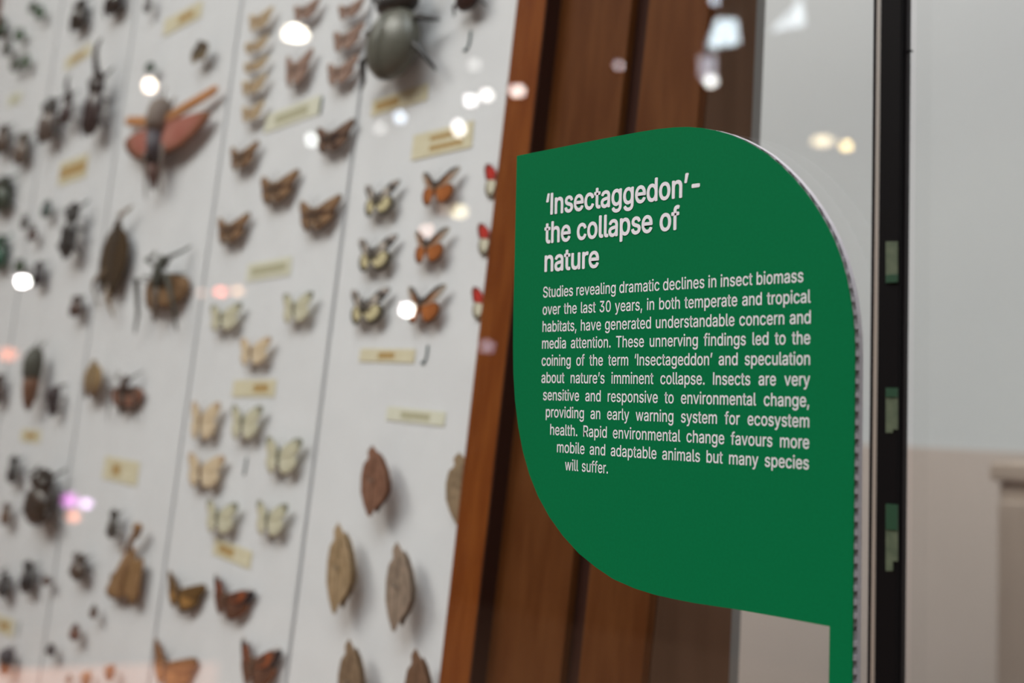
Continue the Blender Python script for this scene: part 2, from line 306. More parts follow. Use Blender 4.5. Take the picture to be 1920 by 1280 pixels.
GL = [   # letter shapes: character code, advance, outlines as x, y, x, y ...
    (44, 188, [[38,-119,68,71,137,71,84,-119]]),
    (45, 453, [[337,244,337,188,114,188,114,244]]),
    (46, 188, [[95,-4,78,-1,63,9,53,24,50,41,53,59,63,73,78,83,95,87,113,83,128,73,138,59,141,41,138,24,128,9,113,-1]]),
    (48, 453, [[227,-7,174,1,130,24,95,62,69,113,53,178,48,254,53,330,69,395,95,447,130,484,174,508,227,516,279,508,323,484,358,447,384,395,400,330,405,254,400,178,384,113,359,62,323,24,279,1],[227,50,261,56,290,74,313,103,330,144,340,194,344,254,340,314,330,365,313,405,290,435,261,453,227,460,192,453,163,435,140,405,123,365,113,314,109,254,113,194,123,144,140,103,163,74,192,56]]),
    (51, 453, [[218,-7,173,-3,133,10,98,30,70,57,52,91,44,132,109,132,115,107,126,87,144,71,165,59,191,52,219,50,248,53,275,61,297,74,315,93,325,116,329,145,326,172,316,196,299,217,275,234,242,244,201,248,157,248,157,299,288,448,288,452,70,452,70,509,372,509,372,461,211,278,211,289,264,288,308,276,344,253,371,222,387,186,393,145,387,103,370,66,344,36,309,12,266,-2]]),
    (73, 300, [[31,0,31,57,118,57,118,452,31,452,31,509,269,509,269,452,183,452,183,57,269,57,269,0]]),
    (82, 449, [[60,0,60,509,236,509,290,504,333,489,367,465,390,433,405,395,409,352,405,309,390,271,367,240,333,217,289,203,236,198,96,198,96,255,234,255,269,258,298,267,319,281,334,300,342,324,345,352,342,380,334,405,319,425,298,440,269,449,233,452,125,452,125,0],[353,0,230,229,303,229,428,0]]),
    (83, 447, [[224,-9,172,-4,128,9,91,31,64,60,46,96,38,137,104,137,110,110,123,88,142,71,166,59,194,52,224,49,257,52,286,60,311,74,329,92,341,114,346,139,342,161,332,179,316,193,296,205,245,222,184,239,128,260,86,289,67,313,56,341,52,372,58,413,75,448,102,476,138,498,180,511,227,516,275,511,316,498,351,476,377,449,394,415,401,378,337,378,326,412,302,437,267,453,225,459,194,456,167,448,145,435,129,418,118,398,115,376,119,352,131,334,148,319,169,308,212,293,264,279,312,264,336,252,359,238,379,220,395,198,405,171,408,139,403,99,386,64,360,34,323,11,278,-4]]),
    (84, 449, [[32,452,32,509,417,509,417,452,257,452,257,0,193,0,193,452]]),
    (97, 389, [[160,-9,126,-5,94,5,68,22,48,45,35,73,30,108,34,138,43,161,58,179,78,193,100,203,125,211,178,220,234,227,252,230,265,235,273,243,276,255,276,257,273,279,267,297,256,311,240,322,220,329,196,331,171,329,149,322,132,313,118,301,107,288,100,274,41,291,57,322,79,346,104,364,133,375,163,382,194,384,215,383,239,379,263,372,286,360,306,343,322,320,333,290,337,251,337,0,277,0,277,52,272,52,264,38,252,25,236,12,215,1,190,-6],[170,45,202,49,228,59,248,74,263,93,272,115,276,138,276,190,270,186,259,182,231,176,200,171,175,168,134,159,117,150,103,139,95,124,92,105,94,87,102,72,114,61,130,52,149,47]]),
    (98, 424, [[229,-8,198,-5,172,4,153,17,138,31,118,59,112,59,112,0,53,0,53,509,114,509,114,319,118,319,137,346,152,360,171,373,197,381,229,384,274,378,313,361,345,332,370,293,385,245,390,189,385,133,370,84,346,45,313,16,274,-2],[220,47,253,51,279,66,301,88,316,117,325,151,328,189,325,227,316,261,301,290,280,311,253,325,220,330,188,325,161,312,140,291,125,263,116,229,113,189,116,150,125,115,140,86,162,65,188,51]]),
    (99, 396, [[207,-8,159,-2,117,16,82,46,56,85,40,133,34,187,40,243,56,291,82,330,117,360,159,378,207,384,234,383,260,377,284,368,305,356,324,341,340,322,353,301,362,277,303,262,298,276,290,289,281,301,270,311,257,319,242,325,226,329,207,330,173,325,145,310,124,287,108,258,99,224,96,187,99,151,108,117,124,89,145,66,173,51,207,46,226,48,243,52,258,58,271,66,282,76,292,89,299,102,304,117,363,102,354,78,341,56,325,37,306,21,285,9,261,-1,235,-6]]),
    (100, 424, [[195,-8,151,-2,111,16,79,45,55,84,39,133,34,189,39,245,55,293,79,332,112,361,151,378,196,384,228,381,253,373,272,360,287,346,306,319,311,319,311,509,372,509,372,0,313,0,313,59,307,59,287,31,272,17,252,4,227,-5],[205,47,236,51,263,65,284,86,299,115,309,150,312,189,309,229,300,263,284,291,263,312,237,325,205,330,172,325,145,311,124,290,108,261,99,227,96,189,99,151,109,117,124,88,145,66,172,51]]),
    (101, 404, [[212,-8,161,-2,117,16,82,46,56,85,40,132,34,187,39,242,55,290,81,329,115,359,157,378,205,384,236,382,266,374,294,361,319,341,341,315,357,282,368,242,371,194,371,169,75,169,75,221,338,221,310,202,307,237,298,269,283,294,263,314,237,326,205,330,173,326,146,313,125,294,109,270,99,241,96,211,96,178,100,139,110,106,128,80,151,61,179,50,212,46,234,48,254,53,271,61,285,73,297,88,306,105,365,91,353,63,335,39,311,19,283,4,249,-5]]),
    (102, 254, [[228,379,228,327,6,327,6,379],[81,0,81,432,84,461,96,486,113,505,135,519,161,527,187,530,222,527,243,521,227,468,215,472,195,474,171,470,154,460,145,443,142,419,142,0]]),
    (103, 425, [[207,-151,168,-148,134,-140,105,-127,82,-110,64,-91,51,-69,101,-41,122,-66,136,-78,154,-88,178,-95,207,-97,249,-92,282,-75,298,-58,308,-34,311,-6,311,68,306,68,287,41,272,28,252,16,227,8,195,5,152,10,113,27,80,53,55,90,39,136,34,191,39,246,55,293,80,332,112,361,152,378,196,384,228,382,253,373,273,360,288,346,308,319,313,319,313,379,372,379,372,-9,367,-54,350,-90,324,-117,291,-136,251,-147],[205,59,237,63,264,75,285,95,300,121,309,154,312,193,309,231,300,264,285,291,264,312,237,325,205,330,172,325,145,312,124,290,109,262,99,229,96,193,99,155,109,123,124,96,145,76,172,63]]),
    (104, 410, [[114,227,114,0,53,0,53,509,114,509,114,287,102,287,124,332,152,362,187,379,227,384,264,380,295,369,321,349,341,321,353,285,357,240,357,0,296,0,296,235,290,275,273,304,246,323,210,329,184,326,161,317,141,303,126,283,117,257]]),
    (105, 167, [[53,0,53,379,114,379,114,0],[84,443,67,446,54,455,44,468,41,483,44,499,54,512,67,521,84,524,100,521,114,512,123,499,126,483,123,468,114,455,100,446]]),
    (108, 189, [[139,-2,101,3,74,20,58,47,53,84,53,509,114,509,114,99,115,77,120,62,130,54,146,52,160,53,170,54,181,3,162,-1]]),
    (109, 610, [[53,0,53,379,112,379,112,295,108,295,118,323,132,346,151,363,172,376,195,384,219,386,257,380,287,361,309,331,321,295,312,295,322,321,337,343,357,361,381,375,407,383,437,386,468,383,497,372,522,354,541,328,553,296,557,255,557,0,496,0,496,254,490,289,473,313,447,326,419,330,395,328,374,320,358,307,345,290,338,270,335,247,335,0,274,0,274,260,269,288,253,311,229,326,199,330,178,328,158,320,140,307,126,289,117,266,114,238,114,0]]),
    (110, 410, [[114,227,114,0,53,0,53,379,112,379,112,287,102,287,124,332,152,362,187,379,227,384,264,380,295,369,321,349,341,321,353,285,357,240,357,0,296,0,296,235,290,275,273,304,246,323,210,329,184,326,161,317,141,303,126,283,117,257]]),
    (111, 415, [[207,-8,159,-2,117,16,82,46,56,85,40,133,34,187,40,243,56,291,82,330,117,360,159,378,207,384,256,378,299,360,333,330,359,291,376,243,381,187,376,133,359,85,333,46,299,16,256,-2],[207,46,242,51,270,66,292,89,307,117,316,151,319,187,316,224,307,258,292,287,270,310,242,325,207,330,173,325,145,310,124,287,108,258,99,224,96,187,99,151,108,117,124,89,145,66,173,51]]),
    (112, 424, [[53,-143,53,379,112,379,112,319,118,319,137,346,152,360,171,373,197,381,229,384,274,378,313,361,345,332,370,293,385,245,390,189,385,133,370,84,346,45,313,16,274,-2,229,-8,198,-5,173,4,153,17,138,31,118,59,114,59,114,-143],[220,47,253,51,279,66,301,88,316,117,325,151,328,189,325,227,316,261,301,290,280,311,253,325,220,330,188,325,161,312,140,291,125,263,116,229,113,189,116,150,125,115,140,86,162,65,188,51]]),
    (114, 259, [[53,0,53,379,112,379,112,321,115,321,130,347,152,367,181,380,213,385,229,384,243,384,243,322,230,324,207,326,182,323,159,315,140,301,126,284,117,262,114,237,114,0]]),
    (115, 365, [[182,-8,145,-5,112,3,84,18,62,38,45,63,36,94,94,107,105,79,124,60,150,49,181,45,217,50,244,62,262,81,268,103,265,121,254,136,237,147,212,155,149,170,104,186,72,208,53,237,47,274,51,305,65,332,87,354,115,370,149,381,187,384,223,381,254,372,279,358,299,339,314,316,324,290,268,277,258,298,243,316,219,328,187,333,156,329,131,317,114,299,109,277,112,258,124,243,144,232,172,223,229,209,275,194,306,171,325,142,331,107,326,75,312,47,290,24,260,6,223,-5]]),
    (116, 227, [[204,379,204,327,6,327,6,379],[65,471,126,471,126,98,128,76,136,61,150,53,170,50,185,51,202,54,213,2,192,-3,168,-4,125,2,92,21,72,52,65,93]]),
    (117, 410, [[182,-5,146,-1,115,11,89,31,69,59,57,95,53,139,53,379,114,379,114,144,119,105,137,75,164,56,200,50,226,53,249,62,268,77,283,97,293,122,296,153,296,379,357,379,357,0,298,0,298,92,307,92,286,47,257,17,222,0]]),
    (118, 389, [[163,0,17,379,84,379,165,155,187,87,206,21,184,21,203,87,224,155,305,379,371,379,226,0]]),
    (119, 567, [[138,0,23,379,87,379,133,214,154,137,175,41,165,41,186,135,206,214,252,379,316,379,362,214,382,136,402,41,391,41,413,135,434,214,480,379,545,379,429,0,368,0,319,172,305,225,291,280,277,338,291,338,277,280,263,225,248,172,199,0]]),
    (121, 389, [[47,-139,61,-86,71,-87,88,-90,104,-89,118,-84,130,-74,141,-58,151,-36,163,-1,17,379,84,379,165,155,187,87,206,21,184,21,202,87,224,155,305,379,371,379,204,-58,191,-85,177,-107,159,-124,139,-136,117,-143,91,-145,65,-143]]),
    (8216, 177, [[52,318,104,509,151,509,121,318]]),
    (8217, 177, [[52,318,82,509,151,509,98,318]]),
    (32, 188, [])]
GLY = {chr(k): (adv, [list(zip(s[::2], s[1::2])) for s in sp]) for k, adv, sp in GL}
GLY['I'] = (172, [[(54, 0), (118, 0), (118, 509), (54, 509)]])
def gx(ch): xs = [x for s in GLY[ch][1] for x, y in s]; return min(xs), max(xs)
def thicken(sps, d):                       # push every outline of a letter outwards by d
    def ar(p): return sum(p[i-1][0]*p[i][1]-p[i][0]*p[i-1][1] for i in range(len(p)))
    sg = 1 if ar(max(sps, key=lambda p: abs(ar(p)))) > 0 else -1; res = []
    for p in sps:
        q = [p[i] for i in range(len(p)) if math.dist(p[i], p[i-1]) > 4]; o = []
        for i in range(len(q)):
            a, b, c = Vector(q[i-1]), Vector(q[i]), Vector(q[(i+1) % len(q)])
            u, v = (b-a).normalized(), (c-b).normalized()
            n1, n2 = Vector((u.y, -u.x))*sg, Vector((v.y, -v.x))*sg
            m_ = n1+n2; L_ = m_.length
            m_ = m_/L_ * min(1/max(L_/2, .1), 1.5) if L_ > .2 else n1
            o.append((b.x+m_.x*d, b.y+m_.y*d))
        res.append(o)
    return res
def text_line(name, s, x0, x1, zb, sx, sy, off, mat_, y, bold=0):
    words = s.split(' ')
    wd = [sum(GLY[c][0] for c in q) for q in words]
    tot = (sum(wd) - gx(s[0])[0] - (GLY[s[-1]][0]-gx(s[-1])[1]))*sx
    gap = ((x1-x0)-tot)/(len(words)-1) if len(words) > 1 else 0
    if len(words) == 1: sx = sx*(x1-x0)/tot
    cu = bpy.data.curves.new(name, 'CURVE'); cu.dimensions = '2D'; cu.fill_mode = 'BOTH'; cu.resolution_u = 1
    cx = x0 - gx(s[0])[0]*sx
    k = sy/sx
    for wi, q in enumerate(words):
        for c in q:
            for sp in thicken(GLY[c][1], off):
                pl = cu.splines.new('POLY'); pl.points.add(len(sp)-1); pl.use_cyclic_u = True
                for pt, (gx_, gy_) in zip(pl.points, sp): pt.co = ((cx+gx_*sx)*1000, gy_*sy*1000, 0, 1)
            cx += GLY[c][0]*sx
        cx += gap
    o = bpy.data.objects.new('tmp', cu); C.objects.link(o)
    dg = bpy.context.evaluated_depsgraph_get(); dg.update()
    me = bpy.data.meshes.new_from_object(o.evaluated_get(dg)); bpy.data.objects.remove(o)
    me.transform(Matrix(((.001, 0, 0, 0), (0, 0, .001, y), (0, .001, 0, zb), (0, 0, 0, 1))))
    me.materials.clear(); me.name = name
    if bold:                               # heavier strokes: thin layers of the same letters, each shifted a little
        bm = bmesh.new(); bm.from_mesh(me); base = bm.verts[:]+bm.edges[:]+bm.faces[:]
        for q in range(8):
            g_ = bmesh.ops.duplicate(bm, geom=base)['geom']
            bmesh.ops.translate(bm, vec=(bold*math.cos(q*math.pi/4), -(q+1)*15e-6, bold*.85*math.sin(q*math.pi/4)), verts=[v for v in g_ if isinstance(v, bmesh.types.BMVert)])
        bm.to_mesh(me); bm.free()
    ob = obj(name, me, mat_, face); return ob
mmz = lambda v: 1.4+v/1000
TY = SY-.00008
heads = [("\u2018Insectaggedon\u2019-", 1024.2, 1312.3, 400, 366, 74.75), ("the collapse of", 1021.1, 1274.4, 452, 430, 62.7), ("nature", 1021.4, 1123.3, 508, 500, 50.7)]
for s, l, r_, yl, yr, zz in heads:
    text_line('heading_line', s, S(l, yl)[0]+.0003, S(r_, yr)[0]-.0003, mmz(zz), 16.0e-6, 17.0e-6, 0, M_PRINT, TY, .00033)
body = [("Studies revealing dramatic declines in insect biomass", 1018.75, 1506.25, 548, 522, 39.7),
 ("over the last 30 years, in both temperate and tropical", 1018, 1520, 580, 560, 32.4),
 ("habitats, have generated understandable concern and", 1017.7, 1520, 615, 600, 25.2),
 ("media attention. These unnerving findings led to the", 1016.9, 1519.2, 647, 638, 18.1),
 ("coining of the term \u2018Insectageddon\u2019 and speculation", 1016, 1518.75, 680, 678, 10.9),
 ("about nature\u2019s imminent collapse. Insects are very", 1015.6, 1518.75, 712, 715, 3.7),
 ("sensitive and responsive to environmental change,", 1018.75, 1517.2, 743, 760, -3.55),
 ("providing an early warning system for ecosystem", 1023.9, 1517.2, 775, 795, -10.64),
 ("health. Rapid environmental change favours more", 1032, 1517.2, 808, 834, -17.95),
 ("mobile and adaptable animals but many species", 1044.8, 1516.6, 842, 873, -25.05),
 ("will suffer.", 1059.7, 1139.9, 878, 886, -32.14)]
for s, l, r_, yl, yr, zz in body:
    text_line('text_line', s, S(l, yl)[0], S(r_, yr)[0], mmz(zz), (7.5e-6 if s[0] == 'w' else 7.95e-6), 8.8e-6, 5, M_PRINT, TY)
# ---------------------------------------------------------------- insects: shapes
M_WING = vcol_mat('wing_scales', .8, .2)
def mix(a, b, t): t = max(0, min(1, t)); return tuple(a[i]*(1-t)+b[i]*t for i in range(3))
def hsh(*a): return (math.sin(sum(x*y for x, y in zip(a, (12.9898, 78.233, 37.719))))*43758.5453) % 1
def vn(x, y, s=0):                         # smooth value noise
    xi, yi = math.floor(x), math.floor(y); fx, fy = x-xi, y-yi
    h = lambda i, j: hsh(xi+i, yi+j, s)
    return (h(0, 0)*(1-fx)+h(1, 0)*fx)*(1-fy)+(h(0, 1)*(1-fx)+h(1, 1)*fx)*fy
def wing_mesh(name, root, out, colfn, droop, th=.006, rings=7, fan=0.0):
    # out: outline from root along the leading edge and back; grid from root to outline, two skins
    n = len(out); bm = bmesh.new(); lay = bm.loops.layers.float_color.new('pattern')
    def pos(i, r, s):
        x = root[0]+(out[i][0]-root[0])*r; y = root[1]+(out[i][1]-root[1])*r
        z = -x*math.tan(droop)+.02*math.sin(r*3)+fan*math.sin(i*2.1)*r; return Vector((x, y, z+s*th/2))
    V = {}
    for s in (1, -1):
        c = bm.verts.new(pos(0, 0, s))
        for i in range(n):
            V[s, i, 0] = c
            for j in range(1, rings+1): V[s, i, j] = bm.verts.new(pos(i, j/rings, s))
    info = {}
    def f(vs):
        try: fc = bm.faces.new(vs)
        except ValueError: return
        for l in fc.loops:
            p = l.vert.co; l[lay] = (*colfn(p.x, p.y, info.get(l.vert, (0, 0))), 1)
    for (s, i, j), v in V.items(): info[v] = (j/rings, i/(n-1))
    for s in (1, -1):
        for i in range(n-1):
            for j in range(rings):
                q = [V[s, i, j], V[s, i, j+1], V[s, i+1, j+1], V[s, i+1, j]]
                if j == 0: q = [q[0], q[1], q[2]]
                f(q if s == 1 else q[::-1])
    for i in range(n-1): f([V[1, i, rings], V[-1, i, rings], V[-1, i+1, rings], V[1, i+1, rings]])
    for j in range(rings):
        for i in (0, n-1):
            q = [V[1, i, j], V[-1, i, j], V[-1, i, j+1], V[1, i, j+1]]
            if j == 0: q = [q[0], q[2], q[3]]
            f(q)
    me = bpy.data.meshes.new(name); bm.to_mesh(me); bm.free(); me.materials.append(M_WING)
    for p in me.polygons: p.use_smooth = True
    return me
def dens(o, k=3):
    r = []
    for a, b in zip(o, o[1:]):
        for t in range(k): r.append((a[0]+(b[0]-a[0])*t/k, a[1]+(b[1]-a[1])*t/k))
    return r+[o[-1]]
def mirror(me, name):
    m = me.copy(); m.name = name; m.transform(Matrix.Diagonal((-1, 1, 1, 1))); m.flip_normals(); return m
FORE = dens([(.03, .22), (.3, .62), (.62, .93), (.86, 1.0), (.98, .9), (1.0, .68), (.9, .38), (.82, .12), (.5, .0), (.2, -.08), (.03, -.1)])
FORE_V = dens([(.03, .22), (.3, .5), (.6, .78), (.84, .98), (.97, .93), (1.0, .7), (.93, .4), (.82, .1), (.5, -.1), (.2, -.15), (.03, -.1)])
HIND_V = dens([(.03, .12), (.4, .2), (.78, .14), (.84, -.1), (.74, -.42), (.56, -.72), (.38, -.95), (.2, -1.0), (.1, -.85), (.04, -.5), (.02, -.2)])
FORE_N = dens([(.03, .2), (.3, .6), (.6, .95), (.85, 1.05), (.98, 1.0), (.97, .8), (.8, .45), (.66, .2), (.4, .02), (.2, -.05), (.03, -.1)])
HIND = dens([(.03, .08), (.35, .14), (.68, .1), (.8, -.1), (.82, -.4), (.7, -.72), (.5, -.95), (.3, -.98), (.16, -.8), (.08, -.45), (.03, -.2)])
def pattern(var, fore):
    def fn(x, y, rt_):
        r, t = rt_; x = abs(x); no = vn(x*9+3, y*9, 1); n2 = vn(x*4, y*5+9, 5)
        edge = max(0, (r-.8)/.2)
        if var == 'check':
            c = mix((.17, .075, .035), (.42, .27, .15), no*1.1); c = mix(c, (.045, .02, .014), .85*(n2 > .55)); return mix(c, (.055, .025, .015), edge*.9)
        if var == 'check_dark':
            c = mix((.10, .05, .035), (.33, .2, .13), no); c = mix(c, (.035, .018, .015), 1.1*(n2 > .55)); return mix(c, (.05, .03, .02), edge)
        if var == 'tawny':
            c = mix((.24, .11, .045), (.36, .2, .1), no); return mix(c, (.12, .05, .02), edge*.8)
        if var == 'zebra':
            if fore:
                c = (.018, .012, .010)
                if .42 < r < .62 and n2 > .3: c = (.55, .48, .42)
                if .72 < r < .86 and no > .45: c = (.5, .42, .38)
                return c
            c = (.55, .47, .28); 
            if r < .36 or r > .78: c = (.025, .018, .012)
            return c
        if var == 'orange':
            if fore: return mix((.03, .02, .015), mix((.36, .13, .035), (.38, .32, .27), (r-.45)*3), (r-.2)*3) if t > .35 else (.035, .025, .02)
            c = mix((.30, .085, .02), (.4, .13, .035), no); return mix(c, (.03, .02, .012), edge if t < .85 else .2)
        if var == 'pale':
            c = mix((.50, .46, .32), (.62, .58, .45), no)
            if fore: c = mix(c, (.13, .13, .10), (r-.72)*5*(t < .55))
            return mix(c, (.25, .24, .15), .5*(r < .15))
        if var == 'peach':
            c = mix((.58, .44, .28), (.68, .55, .4), no)
            if fore: c = mix(c, (.3, .17, .1), (r-.75)*4*(t < .55))
            return c
        if var == 'tan':
            c = mix((.42, .30, .18), (.55, .43, .29), no); return mix(c, (.28, .17, .09), .7*(n2 > .65))
        if var == 'rose':
            c = mix((.22, .13, .10), (.42, .28, .22), no); return mix(c, (.13, .07, .05), edge*.6+.5*(n2 > .68))
        if var == 'admiral':
            c = mix((.07, .025, .015), (.14, .06, .035), no)
            if fore:
                if .5 < r < .62: c = (.34, .08, .02)
                if r > .72: c = (.02, .015, .02) if no < .72 else (.55, .5, .48)
            elif r > .9: c = (.28, .09, .03)
            return c
        if var == 'ochre':
            c = mix((.10, .05, .016), (.2, .105, .03), no)
            if not fore and .25 < r < .8 and .35 < t < .62: c = (.34, .17, .05)
            return mix(c, (.07, .04, .015), edge*.7)
        if var == 'ochre_orange':
            c = mix((.2, .085, .03), (.42, .19, .07), no if not fore else no*.5); return mix(c, (.09, .045, .02), (edge if fore else 0)+.6*(r < .25))
        if var == 'red':
            if fore: return (.45, .03, .02) if .2 < r < .8 else (.12, .03, .02)
            return (.58, .54, .42) if r < .85 else (.2, .17, .12)
        if var == 'moth': return mix((.06, .04, .025), (.26, .2, .11), x*1.8)
        return (.3, .2, .1)
    return fn
BODYC = {'pale': (.07, .075, .06), 'peach': (.12, .07, .04), 'tan': (.33, .22, .12), 'rose': (.12, .07, .05), 'zebra': (.02, .014, .01), 'orange': (.03, .018, .012), 'red': (.03, .02, .02)}
_bm = {}
def body_mat(c, rough=.5):
    k = (tuple(c), rough)
    if k not in _bm: _bm[k] = mat('insect_body_%02d' % len(_bm), c, rough, col2=tuple(min(1, x*1.5+.004) for x in c), nscale=260)
    return _bm[k]
_cache = {}
def butterfly_parts(var, droop):
    k = ('b', var, round(droop, 2))
    if k in _cache: return _cache[k]
    F, H_ = (FORE_N, HIND) if var in ('zebra', 'orange') else ((FORE, HIND) if var in ('pale', 'peach', 'red') else (FORE_V, HIND_V))
    fr = wing_mesh('forewing', (.03, .05), F, pattern(var, True), droop); hi = wing_mesh('hindwing', (.03, 0), H_, pattern(var, False), droop)
    fr.transform(Matrix.Translation((0, 0, .012)))
    bc = body_mat(BODYC.get(var, (.08, .045, .025)), .8)
    b = tube_mesh('body', [(0, .34, 0), (0, .28, .01), (0, .15, .02), (0, 0, .02), (0, -.2, .01), (0, -.45, 0), (0, -.6, -.01)], [.02, .035, .055, .058, .045, .035, .015], 10); b.materials.append(bc)
    an = tube_mesh('antenna', [(.02, .34, .01), (.1, .6, .03), (.19, .86, .03), (.21, .9, .03)], [.006, .006, .007, .016], 5); an.materials.append(bc)
    r = [('forewing', fr), ('forewing', mirror(fr, 'forewing')), ('hindwing', hi), ('hindwing', mirror(hi, 'hindwing')), ('body', b), ('antenna', an), ('antenna', mirror(an, 'antenna'))]
    _cache[k] = r; return r
def half(bm, side, c, r, seg=14, rings=10):
    v = ellipsoid_bm(bm, (0, 0, 0), r, seg, rings)
    bmesh.ops.bisect_plane(bm, geom=bm.verts[:]+bm.edges[:]+bm.faces[:], plane_co=(side*.012, 0, 0), plane_no=(-side, 0, 0), clear_outer=True)
    bmesh.ops.holes_fill(bm, edges=[e for e in bm.edges if e.is_boundary])
    bm.transform(Matrix.Translation(c))
def leg_mesh(pts, r0, m):
    me = tube_mesh('leg', pts, [r0, r0*1.3, r0*.8, r0*.4][:len(pts)], 5); me.materials.append(m); return me
def beetle_parts(col, fat=.5, horn=0, legs=True, rough=.25, col2=None):
    k = ('e', tuple(col), fat, horn, legs, rough, col2)
    if k in _cache: return _cache[k]
    m = body_mat(col, rough); m2 = body_mat(col2 or tuple(x*.6 for x in col), rough); r = []
    for s in (-1, 1):
        bm = bmesh.new(); half(bm, s, (0, -.3, 0), (fat, .7, fat*.55))
        me = mesh_bm('wing_case', bm, True); me.materials.append(m); r.append(('wing_case', me))
    bm = bmesh.new(); ellipsoid_bm(bm, (0, .45, 0), (fat*.82, .26, fat*.45)); me = mesh_bm('thorax', bm, True); me.materials.append(m2); r.append(('thorax', me))
    bm = bmesh.new(); ellipsoid_bm(bm, (0, .78, -.02), (fat*.45, .16, fat*.3)); me = mesh_bm('head', bm, True); me.materials.append(m2); r.append(('head', me))
    if horn:
        me = tube_mesh('horn', [(0, .8, .02), (0, 1.1, .12), (.04, 1.4, .2), (.14, 1.65, .22), (.3, 1.8, .2)], [.11, .085, .07, .05, .025], 7); me.materials.append(m2); r.append(('horn', me))
    if legs:
        for s in (-1, 1):
            for y, dy, L in ((.4, .45, .9), (.05, -.05, 1.0), (-.2, -.55, 1.05)):
                L *= fat/.5*.9
                r.append(('leg', leg_mesh([(s*.25*fat/.5, y, -.05), (s*.62*L, y+dy*.6, .04), (s*.75*L, y+dy*1.1, -.12), (s*.85*L, y+dy*1.35, -.16)], .045, m2)))
    _cache[k] = r; return r
def long_parts(col, w=.16, tail=None, legs=1, wings=None, hop=False):
    k = ('l', tuple(col), w, tail, legs, wings, hop)
    if k in _cache: return _cache[k]
    m = body_mat(col, .6); m2 = body_mat(tail, .6) if tail else m; r = []
    t = tube_mesh('thorax', [(0, .98, 0), (0, .88, 0), (0, .7, .02), (0, .45, .03), (0, .1, .02), (0, .0, .01)], [w*.4, w*.75, w, w*1.1, w*1.05, w*.9], 10, .8); t.materials.append(m); r.append(('thorax', t))
    a = tube_mesh('abdomen', [(0, .02, .01), (0, -.2, .01), (0, -.5, 0), (0, -.8, 0), (0, -1, -.01)], [w*.95, w, w*.9, w*.6, w*.2], 10, .7); a.materials.append(m2); r.append(('abdomen', a))
    if legs:
        for s in (-1, 1):
            for y, dy, L in ((.6, .5, .5), (.3, .1, .5), (.05, -.5, .6)):
                if hop and dy < 0: pts = [(s*w*.8, y, 0), (s*.42, y+.25, .1), (s*.5, y-.75, -.02), (s*.58, y-1.35, -.05)]
                else: pts = [(s*w*.8, y, -.02), (s*L*.6, y+dy*.5, .06), (s*L*.8, y+dy, -.08), (s*L, y+dy*1.3, -.12)]
                r.append(('leg', leg_mesh(pts, .03, m)))
    if wings:
        def fn(x, y, q): return mix(wings, tuple(c*.55 for c in wings), vn(x*8, y*6)+.25*(q[0] > .85))
        o = dens([(.03, .4), (.3, .42), (.55, .3), (.62, .05), (.52, -.35), (.3, -.6), (.1, -.6), (.03, -.3)])
        wg = wing_mesh('wing', (.03, .3), o, fn, .2); r += [('wing', wg), ('wing', mirror(wg, 'wing'))]
    _cache[k] = r; return r
def folded_parts(col, tip):
    k = ('f', tuple(col), tuple(tip))
    if k in _cache: return _cache[k]
    def fn(x, y, q): return mix(col, tip, (-y)*.8+vn(x*6, y*5)*.4)
    o = dens([(-.1, .75), (.3, .8), (.7, .62), (.95, .3), (1.0, -.1), (.8, -.6), (.55, -1), (.2, -.9), (-.1, -.5)])
    wg = wing_mesh('wing', (.02, .5), o, fn, .06); b = tube_mesh('body', [(0, 1, 0), (0, .8, -.02), (0, .3, -.04), (0, -.4, -.06), (0, -.8, -.06)], [.08, .16, .17, .12, .04], 8); b.materials.append(body_mat(tuple(c*.6 for c in col), .7))
    r = [('wing', wg), ('wing', mirror(wg, 'wing')), ('body', b)]; _cache[k] = r; return r
def leaf_parts(col, tip):
    k = ('k', tuple(col), tuple(tip))
    if k in _cache: return _cache[k]
    def fn(x, y, q):
        c = mix(col, tip, vn(x*7+2, y*5, 3)); c = mix(c, tuple(v*.45 for v in col), 1.4*(abs(x+.08*y) < .035)); return mix(c, tuple(v*.6 for v in col), .6*(vn(x*14, y*14, 8) > .66))
    o = dens([(-.38, 1.0), (-.2, .93), (.15, .78), (.62, .42), (.95, .0), (1.0, -.25), (.75, -.55), (.35, -.78), (.1, -1.02), (-.12, -.98), (-.45, -.7), (-.75, -.35), (-.85, .1), (-.78, .45), (-.5, .62), (-.62, .82), (-.38, 1.0)], 2)
    a = wing_mesh('wing', (0, 0), o, fn, 0, .05, 6); b = wing_mesh('wing', (0, 0), o, fn, 0, .05, 6)
    for v in a.vertices: v.co.z += .25*(1-(v.co.x**2+v.co.y**2)*.5)
    b.transform(Matrix.Translation((.22, -.02, -.7)) @ Matrix.Diagonal((.78, .84, 1, 1)))
    bd_ = tube_mesh('body', [(-.8, .45, -.1), (-.72, .2, -.1), (-.68, -.1, -.1), (-.6, -.4, -.1)], [.06, .14, .12, .04], 8); bd_.materials.append(body_mat(tuple(c*.6 for c in col), .8))
    r = [('wing', a), ('wing', b), ('body', bd_)]; _cache[k] = r; return r
